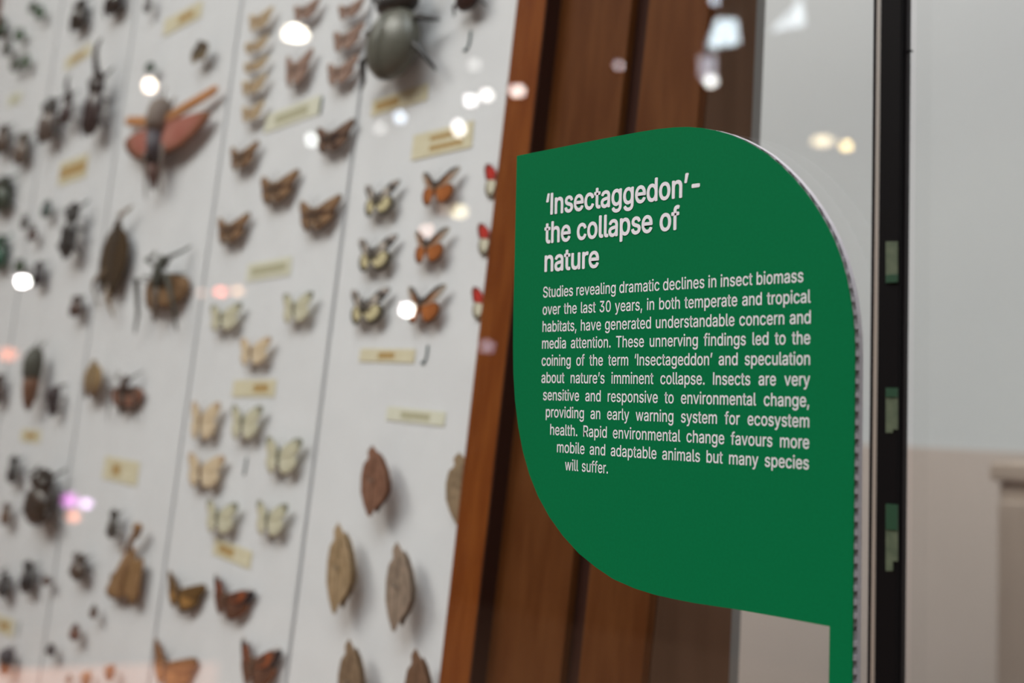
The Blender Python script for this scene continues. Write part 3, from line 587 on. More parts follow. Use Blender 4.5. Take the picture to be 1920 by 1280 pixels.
def locust_parts():
    def ff(x, y, q): return mix((.50, .21, .075), (.40, .22, .12), vn(abs(x)*6, y*8))
    def hf(x, y, q): return mix(mix((.34, .10, .075), (.40, .17, .13), vn(abs(x)*5, y*5)), (.17, .075, .03), (q[0]-.7)*3.4)
    fo = dens([(.05, .42), (.35, .56), (.7, .68), (.93, .76), (1.0, .70), (.96, .58), (.7, .47), (.35, .32), (.05, .26)])
    ho = dens([(.04, .3), (.35, .30), (.7, .32), (.92, .26), (.90, .10), (.74, -.10), (.48, -.3), (.2, -.38), (.04, -.25)])
    dr = .07
    fr = wing_mesh('forewing', (.04, .35), fo, ff, dr); hi = wing_mesh('hindwing', (.04, .2), ho, hf, dr)
    m = body_mat((.16, .12, .10), .7); m2 = body_mat((.055, .045, .055), .6); m3 = body_mat((.09, .04, .03), .7)
    r = [('forewing', fr), ('forewing', mirror(fr, 'forewing')), ('hindwing', hi), ('hindwing', mirror(hi, 'hindwing'))]
    a = tube_mesh('thorax', [(0, .78, 0), (0, .70, .01), (0, .5, .02), (0, .3, .02), (0, .1, .02)], [.05, .10, .12, .125, .10], 10); a.materials.append(m); r.append(('thorax', a))
    a = tube_mesh('abdomen', [(0, .1, .02), (0, -.2, .01), (0, -.5, 0)], [.10, .095, .08], 10); a.materials.append(m2); r.append(('abdomen', a))
    a = tube_mesh('abdomen_tip', [(0, -.5, 0), (0, -.75, 0), (0, -1, -.02)], [.07, .055, .02], 10); a.materials.append(m3); r.append(('abdomen_tip', a))
    for s in (-1, 1):
        r.append(('leg', leg_mesh([(s*.06, .0, -.02), (s*.2, -.3, .03), (s*.15, -.8, 0), (s*.17, -1.15, -.03)], .016, m)))
        r.append(('leg', leg_mesh([(s*.06, .4, -.02), (s*.2, .6, .0), (s*.15, .8, -.05)], .014, m)))
        an = tube_mesh('antenna', [(s*.03, .75, .02), (s*.08, 1.0, .03)], [.010, .006], 5); an.materials.append(m); r.append(('antenna', an))
    return r
def mantis_parts():
    def wf(x, y, q): return mix((.21, .115, .045), (.29, .16, .075), vn(abs(x)*6, y*6))
    m = body_mat((.20, .10, .04), .8)
    left = dens([(.05, .38), (-.25, .1), (-.5, -.3), (-.8, -.78), (-.72, -.92), (-.35, -.95), (.0, -.86), (.1, -.3), (.08, .1)])
    right = dens([(.02, .38), (.22, .1), (.42, .12), (.55, .18), (.62, .0), (.6, -.4), (.52, -.85), (.38, -1.0), (.2, -.85), (.05, -.8), (.0, -.2)])
    r = [('wing', wing_mesh('wing', (0, -.3), left, wf, 0, .02)), ('wing', wing_mesh('wing', (.1, -.3), right, wf, 0, .02))]
    a = tube_mesh('abdomen', [(0, .25, .02), (-.02, -.2, .03), (-.08, -.6, .02), (-.1, -.8, 0)], [.05, .08, .07, .03], 8); a.materials.append(m); r.append(('abdomen', a))
    a = tube_mesh('thorax', [(0, .25, .02), (.0, .42, .03), (.08, .55, .04), (.28, .7, .05)], [.06, .055, .06, .085], 8); a.materials.append(m); r.append(('thorax', a))
    bm = bmesh.new(); ellipsoid_bm(bm, (.3, .84, .06), (.15, .13, .08)); a = mesh_bm('head', bm, True); a.materials.append(m); r.append(('head', a))
    for s in (-1, 1):
        r.append(('leg', leg_mesh([(s*.06, .35, 0), (s*.3, .15, .03), (s*.28, .4, .02)], .022, m)))
        r.append(('leg', leg_mesh([(s*.08, -.1, 0), (s*.6, -.4, .03), (s*.66, -1.0, -.04)], .016, m)))
    return r

# ---------------------------------------------------------------- placing
PIN = tube_mesh('pin', [(0, 0, -1), (0, 0, .35)], [.0004, .0004], 6); PIN.materials.append(M_PIN)
bpy.data.meshes['pin'].transform(Matrix.Identity(4))
def put(name, parts, x0, x1, y0, y1, label, cat, group, n=.011, rot=0, bodyfrac=.5, yc=None, big=True, zs=None, hw=1.0, hh=1.0, wh=1.0, k=0):
    xc = x0+(x1-x0)*bodyfrac; ym = (y0+y1)/2
    u0, _ = on_board(x0, ym, n); u1, _ = on_board(x1, ym, n)
    _, va = on_board(xc, y0, n); _, vb_ = on_board(xc, y1, n)
    uc, vc = on_board(xc, ym, n)
    dd = ray(xc, ym); sn = abs(dd.y)/math.hypot(dd.x, dd.y); cs = math.sqrt(1-sn*sn)
    sx = abs(u1-u0)/2/hw*sn/math.hypot(sn, k*cs); sy = abs(va-vb_)/2/hh
    e = empty(name); e.rotation_mode = 'QUATERNION'
    M = Matrix.Translation(BP(uc, vc, n)) @ BM @ Matrix.Rotation(R(rot), 4, 'Z')
    e.matrix_world = M
    tag(e, label, cat, group)
    S_ = Matrix.Diagonal((sx, sy, zs*sy if zs else sx, 1))
    for nm, me in parts:
        o = bpy.data.objects.new(nm, me); C.objects.link(o); o.parent = e; o.scale = (sx, sy, (zs*sy if zs else sx))
        if nm == 'antenna' and not big: bpy.data.objects.remove(o)
    p = bpy.data.objects.new('pin', PIN); C.objects.link(p); p.parent = e; p.scale = (1, 1, n-.0001)
    return e
def slope_h(x0, x1, y0, y1):               # take the perspective slant out of a box's height
    s = abs((y0+y1)/2-705)/((x0+x1)/2+1270)*(x1-x0); return s/2*.7
def butterfly(x0, x1, y0, y1, var, label, group, rot=0, droop=10, n=.009, cat='butterfly', name='butterfly'):
    s = slope_h(x0, x1, y0, y1)
    x0 -= 1; x1 += 1
    return put(name, butterfly_parts(var, R(droop)), x0, x1, y0+s, y1-s, label, cat, group, n, rot, .37, zs=None)
def beetle(x0, x1, y0, y1, col, label, group, rot=0, fat=.5, horn=0, legs=None, rough=.25, col2=None, n=.009, name='beetle', cat='beetle'):
    big = (y1-y0) > 40 if legs is None else legs
    e = put(name, beetle_parts(col, fat, horn, big, rough, col2), x0, x1, y0, y1, label, cat, group, n, rot, .5, hw=fat, k=.15)
    h = (y1-y0)/2/2666*1.15
    for o in e.children:
        if not o.name.startswith('pin'): o.scale.z = o.scale.x*.8
    return e
def longbug(x0, x1, y0, y1, col, label, group, rot=0, w=.16, tail=None, legs=1, wings=None, hop=False, name='long_insect', cat='insect', n=.010):
    e = put(name, long_parts(col, w, tail, legs, wings, hop), x0, x1, y0, y1, label, cat, group, n, rot, .5, hw=(.6 if wings else w), k=.3)
    for o in e.children:
        if not o.name.startswith('pin'): o.scale.z = o.scale.x
        if o.name.startswith('leg'): o.scale.x = o.scale.y*.62
    return e
def paper(x0, x1, y0, y1, label, group, tilt=0, pale=False, prt=(.25, .75), rows=1):
    ym = (y0+y1)/2; u0, _ = on_board(x0, ym); u1, _ = on_board(x1, ym); xm = (x0+x1)/2
    _, va = on_board(xm, y0); _, vb_ = on_board(xm, y1); w_, h_ = u1-u0, va-vb_
    e = empty('specimen_label'); e.matrix_world = Matrix.Translation(BP((u0+u1)/2, (va+vb_)/2, 0)) @ BM @ Matrix.Rotation(R(tilt), 4, 'Z')
    tag(e, label, 'paper label', group)
    box('paper', (-w_/2, -h_/2, .0002), (w_/2, h_/2, .0007), M_PAPERP if pale else M_PAPER, e)
    for k in range(rows):
        c = h_*(0 if rows == 1 else (.2-.4*k)); hh = h_*(.24 if rows == 1 else .1)
        box('print', (-w_/2+w_*prt[0], c-hh, .0007), (-w_/2+w_*prt[1], c+hh, .00085), M_PRTP if pale else M_PRT, e)
    return e
def mark(x, y, h, label, hook=True):
    u, v = on_board(x, y); s = h/2666*(on_board(x, y)[1]*0+1)*((BP(u, v, 0)-CAM_POS).dot(fw))
    pts = [(.18, .5, 0), (.2, .1, 0), (.16, -.25, 0), (.0, -.45, 0), (-.22, -.42, 0)] if hook else [(.02, .5, 0), (0, 0, 0), (-.05, -.5, 0)]
    me = tube_mesh('printed_mark', [tuple(c*s for c in p) for p in pts], [s*.1]*len(pts), 6, .3)
    me.transform(MB @ Matrix.Translation((u, v, .0004)))
    tag(obj('printed_mark', me, M_TEAL), label, 'printed mark', 'dark teal printed marks on the board')
# ---------------------------------------------------------------- right-hand panel
G1 = 'pinned insects on the panel next to the wooden frame'
e = beetle(697, 783, -45, 147, (.085, .082, .065), 'huge dark olive beetle with pale sheen, at the top of the rightmost panel', G1, rough=.35, fat=.5, col2=(.02, .017, .016), n=.017, name='goliath_beetle')
beetle(858, 897, -45, 20, (.03, .012, .01), 'dark brown beetle cut off by the top edge, right of the huge olive beetle', G1, fat=.45, legs=True)
Z = 'three black and cream butterflies in a column'
butterfly(682, 746, 338, 408, 'zebra', 'black and cream banded butterfly, topmost of the column of three', Z)
butterfly(670, 742, 440, 511, 'zebra', 'black and cream banded butterfly, middle of the column of three', Z)
butterfly(655, 728, 539, 610, 'zebra', 'black and cream banded butterfly, lowest of the column of three', Z)
Z = 'three orange butterflies with grey wingtips in a column'
butterfly(790, 860, 313, 388, 'orange', 'orange butterfly with black and grey wingtips, topmost of its column of three', Z)
butterfly(776, 840, 426, 496, 'orange', 'orange butterfly with black and grey wingtips, middle of its column of three', Z)
butterfly(762, 834, 533, 608, 'orange', 'orange butterfly with black and grey wingtips, lowest of its column of three', Z)
Z = 'red and cream butterflies half hidden by the wooden frame'
butterfly(908, 975, 296, 372, 'red', 'red and cream butterfly half behind the wooden frame, topmost of three', Z, n=.003)
butterfly(895, 962, 410, 480, 'red', 'red and cream butterfly half behind the wooden frame, middle of three', Z, n=.003)
butterfly(884, 950, 532, 600, 'red', 'red and cream butterfly half behind the wooden frame, lowest of three', Z, n=.003)
L = 'paper labels on the board'
paper(700, 801, 173, 203, 'narrow ochre paper label under the huge olive beetle', L, tilt=2, prt=(.08, .5))
paper(776, 886, 241, 288, 'large cream paper label with two printed lines, above the orange butterflies', L, rows=2, prt=(.3, .85), tilt=1)
paper(676, 779, 654, 679, 'narrow ochre paper label below the black and cream butterflies', L, tilt=-1, prt=(.35, .65))
paper(726, 836, 767, 793, 'pale narrow paper label with olive print, low right on the rightmost panel', L, pale=True, tilt=-2)
mark(877, 78, 38, 'dark teal hooked printed mark at the top right of the board')
mark(797, 665, 36, 'dark teal hooked printed mark right of the lower ochre label')
def leaf(x0, x1, y0, y1, c, t, label, rot=0, n=.014):
    e = put('leaf_butterfly', leaf_parts(c, t), x0, x1, y0, y1, label, 'butterfly', 'dead leaf butterflies with closed wings', n, rot, .5, zs=.16)
    return e
leaf(673, 729, 834, 968, (.17, .075, .045), (.25, .125, .08), 'reddish brown leaf-shaped butterfly with closed wings, uppermost of its kind')
leaf(830, 905, 848, 984, (.22, .15, .09), (.30, .21, .13), 'brown leaf-shaped butterfly half hidden behind the wooden frame', n=.003)
leaf(610, 662, 978, 1151, (.29, .19, .10), (.40, .28, .17), 'pale tan leaf-shaped butterfly with closed wings, left of the mottled one', rot=2)
leaf(720, 774, 1014, 1184, (.22, .16, .12), (.33, .24, .18), 'mottled grey brown leaf-shaped butterfly with closed wings, below the reddish one', rot=2)
leaf(630, 681, 1196, 1360, (.16, .10, .06), (.25, .165, .10), 'dark tan leaf-shaped butterfly at the bottom edge, right of the red admirals')
leaf(754, 808, 1214, 1380, (.13, .065, .035), (.17, .09, .055), 'dark chestnut leaf-shaped butterfly at the bottom edge next to the frame')

# ---------------------------------------------------------------- second panel from the frame
G2 = 'small brown butterflies in the second panel'
for i, (x0, x1, y0, y1) in enumerate([(466, 508, 12, 62), (458, 500, 66, 104), (456, 500, 104, 140), (452, 497, 138, 182), (452, 492, 188, 232)]):
    butterfly(x0, x1, y0, y1, 'tan', ['uppermost', 'second', 'middle', 'fourth', 'lowest'][i]+' of five tiny pale tan moths in a column at the top', 'five tiny pale tan moths', cat='moth', name='moth')
butterfly(550, 598, -6, 44, 'rose', 'greyish brown butterfly at the top edge above the domed lamp reflection', G2)
butterfly(534, 582, 90, 166, 'rose', 'greyish brown butterfly just under the domed lamp reflection', G2)
Z = 'three small pinkish brown butterflies in a column'
butterfly(634, 682, -6, 40, 'rose', 'small pinkish brown butterfly at the top edge, topmost of three', Z)
butterfly(624, 679, 42, 101, 'rose', 'small pinkish brown butterfly, middle of three left of the huge beetle', Z)
butterfly(613, 668, 103, 164, 'rose', 'small pinkish brown butterfly, lowest of three left of the huge beetle', Z)
paper(500, 598, 198, 232, 'long faint greenish yellow label under the column of tan moths', L, pale=True, tilt=3, prt=(.2, .8))
mark(603, 198, 34, 'dark teal printed mark at the right end of the long greenish label', False)
butterfly(592, 661, 222, 291, 'check_dark', 'dark chequered brown butterfly below the teal mark, largest of the upper group', G2)
butterfly(430, 481, 263, 322, 'check', 'small chequered brown butterfly at the upper left of the chequered group', G2)
butterfly(486, 556, 316, 386, 'check', 'chequered orange brown butterfly in the centre of the chequered group', G2)
butterfly(559, 636, 363, 436, 'check', 'chequered orange brown butterfly nearest the grey seam, right of the group', G2)
butterfly(405, 464, 397, 460, 'check', 'small chequered brown butterfly at the lower left of the chequered group', G2)
paper(465, 546, 488, 522, 'pale paper label below the chequered butterflies', L, pale=True, tilt=2, prt=(.1, .9))
W = 'pale cream butterflies in the second panel'
for b in [(394, 452, 566, 622, 'pale', 'faint pale butterfly with dark body, beneath two pink light reflections'),
          (531, 586, 545, 607, 'pale', 'pale cream butterfly right of the two pink light reflections'),
          (450, 507, 630, 686, 'peach', 'small peach butterfly above the middle cream label'),
          (357, 411, 750, 826, 'peach', 'peach cream butterfly beside the seam, left of its row of two'),
          (433, 491, 756, 826, 'pale', 'cream butterfly with dark wingtips, under the middle cream label'),
          (351, 420, 846, 918, 'peach', 'cream butterfly with orange wingtips, left of the teal mark'),
          (497, 566, 815, 892, 'pale', 'cream butterfly with dark body, right of the teal mark'),
          (386, 445, 933, 1005, 'pale', 'cream butterfly, left of the pair above the yellow label'),
          (480, 539, 935, 1009, 'pale', 'cream butterfly with dark wingtips, right of the pair above the yellow label')]:
    butterfly(*b[:5], b[5], W, droop=7)
paper(438, 517, 712, 744, 'cream paper label amid the pale butterflies', L, tilt=1, pale=False, prt=(.5, .85))
mark(461, 874, 34, 'dark teal printed mark between two cream butterflies', False)
paper(400, 474, 1020, 1053, 'yellow paper label with ochre print above the red admirals', L, tilt=-5, prt=(.15, .55))
butterfly(307, 382, 1072, 1150, 'ochre', 'dark ochre butterfly left of the upper red admiral', G2, rot=-4)
butterfly(394, 474, 1078, 1164, 'admiral', 'dark red admiral butterfly with orange band, right of the dark ochre butterfly', G2, rot=-5)
butterfly(279, 366, 1200, 1300, 'ochre_orange', 'orange brown butterfly at the bottom edge, lower left of the ochre one', G2, rot=-4)
butterfly(446, 524, 1190, 1300, 'admiral', 'dark red admiral butterfly cut by the bottom edge, beside the grey seam', G2)

# ---------------------------------------------------------------- third panel
G3 = 'insects in the third panel from the frame'
paper(311, 377, 20, 50, 'faint yellow label at the top of the third panel', L, tilt=3, prt=(.4, .8))
put('moth', folded_parts((.08, .055, .035), (.25, .18, .10)), 357, 388, 77, 116, 'small folded brown moth below the faint yellow top label', 'moth', G3, rot=4)
beetle(273, 289, 116, 136, (.12, .15, .13), 'tiny grey green beetle above the teardrop lamp reflection', G3)
e = put('locust', locust_parts(), 229, 398, 168, 350, 'large locust with spread orange and red wings', 'locust', G3, n=.014, bodyfrac=.40, rot=1)
e = put('lantern_bug', long_parts((.035, .035, .025), .07, (.10, .07, .05), 1, (.30, .17, .085), True), 262, 346, 478, 602, 'brown-winged insect with dark body and long pale legs, below the locust', 'insect', G3, n=.013, bodyfrac=.4, hw=.62)
for o in e.children:
    if o.name.startswith('pin'): continue
    o.scale.z = o.scale.x
e = put('leaf_insect', folded_parts((.05, .028, .01), (.032, .019, .008)), 184, 236, 414, 552, 'large dark brown leaf-like grasshopper with a bent hind leg on the seam', 'grasshopper', G3, n=.010, rot=-3)
mm = body_mat((.16, .10, .05), .7)
for pts in ([(-.3, -.3, 0), (-.75, -.62, .1), (-.95, -.8, .05), (-.3, -1.35, 0)], [(.1, -.8, 0), (.3, -1.1, .05), (.6, -1.4, 0), (.8, -1.55, 0)], [(.1, .9, 0), (.3, 1.1, .1), (.7, 1.3, 0), (.8, 1.35, 0)]):
    o = bpy.data.objects.new('leg', leg_mesh(pts, .05, mm)); C.objects.link(o); o.parent = e; o.scale = e.children[0].scale
put('moth', folded_parts((.30, .20, .10), (.07, .03, .015)), 154, 189, 674, 748, 'tan and dark brown folded moth on the seam, left of the pinkish grasshopper', 'moth', G3)
e = put('grasshopper', long_parts((.045, .025, .018), .10, None, 1, (.32, .15, .10), True), 208, 270, 702, 778, 'small grasshopper with pinkish brown open wings', 'grasshopper', G3, n=.008, hw=.62, bodyfrac=.37)
for o in e.children:
    if not o.name.startswith('pin'): o.scale.z = o.scale.x*.6
paper(195, 261, 860, 904, 'orange tan paper label in the middle of the third panel', L, tilt=-2, prt=(.25, .5))
beetle(204, 220, 952, 1012, (.05, .042, .035), 'narrow dark grey beetle above the leaf mantis, left', G3, fat=.3)
put('mantis', mantis_parts(), 208, 272, 972, 1134, 'brown leaf mantis with long neck and broad wings', 'mantis', G3, n=.008, bodyfrac=.52, hw=.72)
beetle(135, 160, 1034, 1090, (.07, .045, .032), 'striped brown beetle left of the leaf mantis', G3, fat=.42)
beetle(169, 182, 1132, 1160, (.10, .06, .045), 'tiny brown beetle below and left of the leaf mantis', G3)
beetle(132, 149, 1167, 1202, (.11, .035, .02), 'small reddish brown beetle near the bottom left', G3)
beetle(88, 103, 1204, 1231, (.015, .01, .018), 'tiny black beetle beside the seam at the bottom left', G3)
longbug(200, 212, 1246, 1278, (.28, .11, .05), 'small orange brown bug at the bottom edge, right of its paler neighbour', G3, w=.2, rot=-8)
longbug(156, 168, 1258, 1290, (.30, .15, .08), 'faint orange bug cut by the bottom edge', G3, w=.2, rot=-4)
beetle(125, 133, 1262, 1284, (.14, .07, .04), 'minute brown beetle in the bottom left corner of the third panel', G3)

# ---------------------------------------------------------------- fourth panel
G4 = 'insects in the fourth panel from the frame'
beetle(137, 159, -2, 56, (.022, .014, .01), 'black brown beetle at the top edge above a tan label', G4)
beetle(201, 227, -30, 26, (.02, .012, .01), 'black beetle cut by the top edge beside the seam', G4)
beetle(272, 283, -14, 24, (.11, .10, .10), 'small grey beetle cut by the top edge, right of the seam', G3, fat=.35)
paper(125, 169, 96, 118, 'tan paper label left of the horned beetle', L, tilt=6)
beetle(163, 190, 132, 252, (.035, .02, .02), 'large rhinoceros beetle with a long curved horn', G4, horn=1, n=.016, fat=.42, name='horned_beetle')
beetle(118, 134, 172, 232, (.045, .028, .03), 'smaller horned beetle left of the large rhinoceros beetle', G4, horn=1, fat=.35, n=.013, name='horned_beetle')
beetle(78, 104, 182, 266, (.09, .065, .055), 'big grey brown beetle with dark head on the seam', G4, n=.013, fat=.42, col2=(.03, .03, .03))
paper(113, 163, 297, 340, 'yellow paper label below the horned beetles', L, tilt=2, prt=(.05, .95))
beetle(80, 95, 374, 408, (.05, .075, .07), 'small grey green beetle left of the long black beetle', G4)
beetle(40, 51, 401, 430, (.06, .055, .05), 'tiny dark beetle on the leftmost seam', G4)
beetle(55, 68, 425, 452, (.08, .045, .04), 'tiny brown beetle under the tiny dark one on the seam', G4)
beetle(120, 142, 376, 484, (.012, .012, .013), 'long slender black beetle left of the leaf-like grasshopper', G4, fat=.25, n=.015)
beetle(29, 45, 484, 512, (.03, .06, .03), 'small green beetle above the round white light reflection', G4)
beetle(64, 80, 488, 537, (.015, .012, .018), 'small black beetle right of the round white light reflection', G4, fat=.36)
beetle(134, 153, 552, 594, (.06, .03, .022), 'small brown beetle below the slender black beetle', G4)
longbug(50, 70, 650, 770, (.045, .045, .032), 'large insect, dark green in front and red brown behind', G4, w=.27, tail=(.13, .05, .022), name='large_bug', n=.015)
longbug(94, 108, 724, 782, (.03, .018, .02), 'thin dark insect with bent legs right of the large two-tone one', G4, w=.1)
paper(40, 77, 805, 829, 'small yellowish label below the large two-tone insect', L)
beetle(17, 32, 852, 908, (.02, .018, .018), 'narrow black beetle upper left of the big brown beetle', G4, fat=.28)
beetle(54, 96, 872, 988, (.035, .022, .015), 'big dark brown beetle in the fourth panel', G4, n=.015, fat=.42)
beetle(42, 61, 1048, 1114, (.012, .01, .012), 'black beetle below the big brown beetle', G4, fat=.3)
beetle(-2, 16, 1070, 1122, (.015, .013, .016), 'slanting black beetle at the left edge', G4, fat=.3, rot=-18)
beetle(80, 95, 1078, 1098, (.10, .06, .05), 'tiny brown beetle on the seam near the black beetle', G4)
paper(-8, 27, 1156, 1190, 'ochre label cut by the left edge near the bottom', L)
mark(35, 1180, 28, 'grey teal printed mark beside the ochre label at the left edge', False)
longbug(4, 20, 1212, 1270, (.02, .018, .03), 'dark insect with orange tail and long antennae in the bottom left corner', G4, w=.18, tail=(.3, .1, .04), rot=-14)

# ---------------------------------------------------------------- fifth panel, at the left edge of the picture
G5 = 'insects in the panel at the left edge'
for (x0, x1, y0, y1, c, l) in [(56, 68, 2, 24, (.04, .07, .04), 'tiny green beetle, left of the pair at the top left'), (69, 81, 10, 35, (.03, .08, .035), 'tiny green beetle, right of the pair at the top left'),
    (-4, 10, 32, 72, (.02, .04, .025), 'dark green beetle cut by the left edge near the top'), (30, 43, 52, 77, (.03, .085, .035), 'tiny bright green beetle alone below the top pair'),
    (7, 19, 76, 104, (.05, .06, .05), 'tiny dark grey beetle left of the green ones'), (23, 35, 105, 134, (.05, .065, .045), 'tiny grey green beetle, left of the lower pair'),
    (41, 54, 100, 128, (.04, .08, .035), 'tiny green beetle, right of the lower pair')]:
    beetle(x0, x1, y0, y1, c, l, 'tiny green beetles at the top left', fat=.48)
paper(16, 40, 176, 196, 'very faint tan label at the left edge', L, pale=True)
beetle(-4, 14, 232, 288, (.075, .045, .03), 'brown beetle cut by the left edge, above the dark green one', G5, fat=.42)
beetle(31, 51, 246, 308, (.13, .095, .075), 'greyish brown beetle right of the one at the left edge', G5, fat=.4, col2=(.09, .075, .06))
beetle(-10, 17, 328, 398, (.03, .045, .028), 'dark green and brown beetle cut by the left edge', G5, fat=.45)
beetle(-12, 9, 438, 506, (.005, .07, .04), 'emerald beetle cut by the left edge', G5, fat=.5)
beetle(-10, 5, 698, 756, (.05, .02, .015), 'dark brown beetle barely in the picture at the left edge', G5, fat=.42)
beetle(4, 18, 940, 986, (.12, .07, .045), 'brown beetle at the left edge, left of the big brown beetle', G5, fat=.4)

# ---------------------------------------------------------------- lamps and windows of the hall, seen mirrored in the pane
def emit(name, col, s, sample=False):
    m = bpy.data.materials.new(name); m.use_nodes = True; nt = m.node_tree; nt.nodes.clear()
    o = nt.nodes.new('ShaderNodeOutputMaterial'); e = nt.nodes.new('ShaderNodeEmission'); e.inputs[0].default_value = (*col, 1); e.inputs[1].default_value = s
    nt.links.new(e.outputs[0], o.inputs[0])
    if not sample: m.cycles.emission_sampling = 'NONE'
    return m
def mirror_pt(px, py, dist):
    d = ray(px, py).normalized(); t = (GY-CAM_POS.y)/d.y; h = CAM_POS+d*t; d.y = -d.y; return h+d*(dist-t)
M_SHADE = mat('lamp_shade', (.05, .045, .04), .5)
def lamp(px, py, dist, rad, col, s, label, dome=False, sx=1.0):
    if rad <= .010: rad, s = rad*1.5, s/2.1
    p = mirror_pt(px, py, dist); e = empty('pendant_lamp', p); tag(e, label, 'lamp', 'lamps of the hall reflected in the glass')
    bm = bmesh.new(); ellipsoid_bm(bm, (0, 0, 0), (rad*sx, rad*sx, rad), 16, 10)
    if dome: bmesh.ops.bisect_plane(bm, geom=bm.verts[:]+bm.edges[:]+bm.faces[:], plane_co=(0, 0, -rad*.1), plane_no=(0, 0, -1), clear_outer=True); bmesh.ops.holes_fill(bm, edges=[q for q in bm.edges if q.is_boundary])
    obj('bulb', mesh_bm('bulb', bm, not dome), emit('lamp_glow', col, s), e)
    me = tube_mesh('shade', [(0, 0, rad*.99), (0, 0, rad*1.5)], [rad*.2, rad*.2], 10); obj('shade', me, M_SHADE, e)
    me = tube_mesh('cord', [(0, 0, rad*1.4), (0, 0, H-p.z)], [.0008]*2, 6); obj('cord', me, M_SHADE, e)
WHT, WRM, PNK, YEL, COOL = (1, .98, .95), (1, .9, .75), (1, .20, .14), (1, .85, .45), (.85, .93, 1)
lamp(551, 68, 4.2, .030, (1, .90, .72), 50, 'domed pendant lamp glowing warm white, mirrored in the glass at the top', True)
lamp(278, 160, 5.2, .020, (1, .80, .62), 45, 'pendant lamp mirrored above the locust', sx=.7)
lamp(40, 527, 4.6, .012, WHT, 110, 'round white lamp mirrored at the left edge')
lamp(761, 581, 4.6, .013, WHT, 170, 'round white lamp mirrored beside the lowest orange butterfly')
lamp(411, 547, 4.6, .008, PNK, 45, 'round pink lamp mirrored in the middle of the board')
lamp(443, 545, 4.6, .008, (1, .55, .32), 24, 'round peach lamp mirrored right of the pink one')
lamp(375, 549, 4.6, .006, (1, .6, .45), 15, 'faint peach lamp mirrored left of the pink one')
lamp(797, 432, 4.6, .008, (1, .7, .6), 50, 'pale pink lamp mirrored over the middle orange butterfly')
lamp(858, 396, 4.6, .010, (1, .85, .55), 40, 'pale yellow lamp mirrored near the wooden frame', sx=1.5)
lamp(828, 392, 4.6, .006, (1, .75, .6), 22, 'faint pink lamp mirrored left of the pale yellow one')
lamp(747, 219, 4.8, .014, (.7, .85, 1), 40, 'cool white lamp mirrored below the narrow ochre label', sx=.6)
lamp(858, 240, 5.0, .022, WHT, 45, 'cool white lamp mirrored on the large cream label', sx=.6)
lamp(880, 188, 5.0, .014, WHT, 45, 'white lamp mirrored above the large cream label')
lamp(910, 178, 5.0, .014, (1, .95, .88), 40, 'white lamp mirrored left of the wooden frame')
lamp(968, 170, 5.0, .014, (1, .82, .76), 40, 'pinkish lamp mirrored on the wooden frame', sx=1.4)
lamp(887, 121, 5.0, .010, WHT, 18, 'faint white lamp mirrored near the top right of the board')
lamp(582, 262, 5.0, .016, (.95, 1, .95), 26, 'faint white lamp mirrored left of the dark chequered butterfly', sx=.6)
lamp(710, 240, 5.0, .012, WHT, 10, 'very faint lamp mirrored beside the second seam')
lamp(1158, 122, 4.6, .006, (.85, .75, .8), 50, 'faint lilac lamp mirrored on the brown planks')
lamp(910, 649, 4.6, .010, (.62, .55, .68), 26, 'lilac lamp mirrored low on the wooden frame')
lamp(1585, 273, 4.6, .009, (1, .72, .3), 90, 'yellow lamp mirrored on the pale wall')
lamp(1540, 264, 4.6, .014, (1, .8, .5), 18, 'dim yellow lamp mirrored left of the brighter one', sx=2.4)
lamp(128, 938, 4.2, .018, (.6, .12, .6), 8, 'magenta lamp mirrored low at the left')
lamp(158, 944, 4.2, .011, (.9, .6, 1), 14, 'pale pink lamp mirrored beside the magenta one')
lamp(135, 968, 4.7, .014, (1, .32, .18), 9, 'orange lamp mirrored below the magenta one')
lamp(12, 664, 4.6, .018, (1, .25, .12), 4, 'dim orange lamp mirrored at the left edge', sx=1.4)
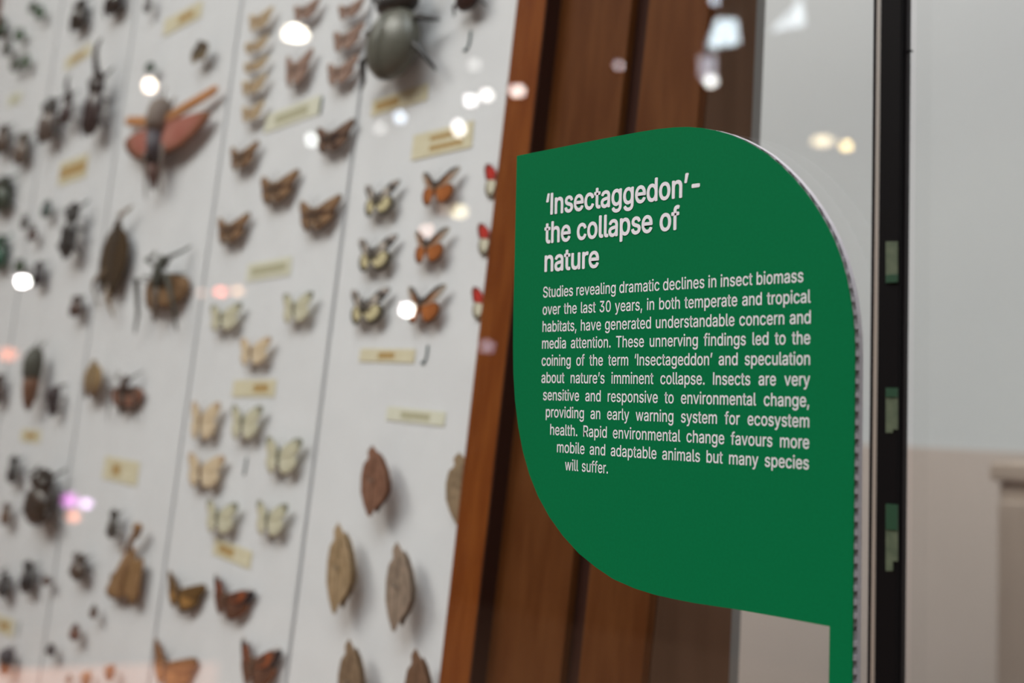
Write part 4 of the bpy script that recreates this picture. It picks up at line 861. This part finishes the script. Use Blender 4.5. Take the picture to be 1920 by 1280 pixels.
# bright windows of the hall
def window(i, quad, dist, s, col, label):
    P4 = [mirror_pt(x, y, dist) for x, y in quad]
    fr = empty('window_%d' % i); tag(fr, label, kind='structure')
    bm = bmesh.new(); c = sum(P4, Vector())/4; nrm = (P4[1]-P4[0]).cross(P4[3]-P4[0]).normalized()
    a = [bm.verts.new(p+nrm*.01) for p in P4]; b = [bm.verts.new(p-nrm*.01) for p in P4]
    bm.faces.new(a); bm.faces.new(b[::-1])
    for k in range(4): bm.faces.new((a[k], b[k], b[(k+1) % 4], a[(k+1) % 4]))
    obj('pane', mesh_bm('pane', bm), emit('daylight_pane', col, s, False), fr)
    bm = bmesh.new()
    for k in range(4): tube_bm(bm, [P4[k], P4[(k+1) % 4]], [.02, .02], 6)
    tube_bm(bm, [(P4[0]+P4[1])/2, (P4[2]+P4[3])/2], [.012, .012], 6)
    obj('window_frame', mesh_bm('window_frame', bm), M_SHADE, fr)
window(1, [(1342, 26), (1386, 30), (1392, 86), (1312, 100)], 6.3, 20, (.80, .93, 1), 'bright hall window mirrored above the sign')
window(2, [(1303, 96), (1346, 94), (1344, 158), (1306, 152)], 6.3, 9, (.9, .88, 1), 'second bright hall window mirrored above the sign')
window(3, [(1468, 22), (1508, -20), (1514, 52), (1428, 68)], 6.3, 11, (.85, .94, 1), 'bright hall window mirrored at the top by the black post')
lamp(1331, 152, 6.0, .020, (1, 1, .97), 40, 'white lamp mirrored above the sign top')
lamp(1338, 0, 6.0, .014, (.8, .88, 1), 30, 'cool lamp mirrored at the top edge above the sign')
# unseen glowing box added for the warm mirrored glow at the bottom left
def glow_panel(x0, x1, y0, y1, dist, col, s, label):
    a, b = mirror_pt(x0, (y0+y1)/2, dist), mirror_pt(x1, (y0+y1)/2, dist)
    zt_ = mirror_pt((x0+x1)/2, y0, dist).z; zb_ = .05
    u = (b-a); u.z = 0; L_ = u.length; e = empty('glow_box', ((a.x+b.x)/2, (a.y+b.y)/2, 0)); e.rotation_euler.z = math.atan2(u.y, u.x)
    tag(e, label, 'glowing box', 'glowing boxes added for the mirrored glow'); box('glow_face', (-L_/2, -.03, zb_), (L_/2, .03, zt_), emit('warm_glow', col, s, False), e)
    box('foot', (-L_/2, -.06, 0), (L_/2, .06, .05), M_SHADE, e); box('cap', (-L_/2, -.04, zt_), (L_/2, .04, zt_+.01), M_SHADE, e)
glow_panel(-160, 400, 1238, 1500, 4.2, (1, .42, .25), 1.15, 'added low peach glowing box mirrored along the bottom left of the board')
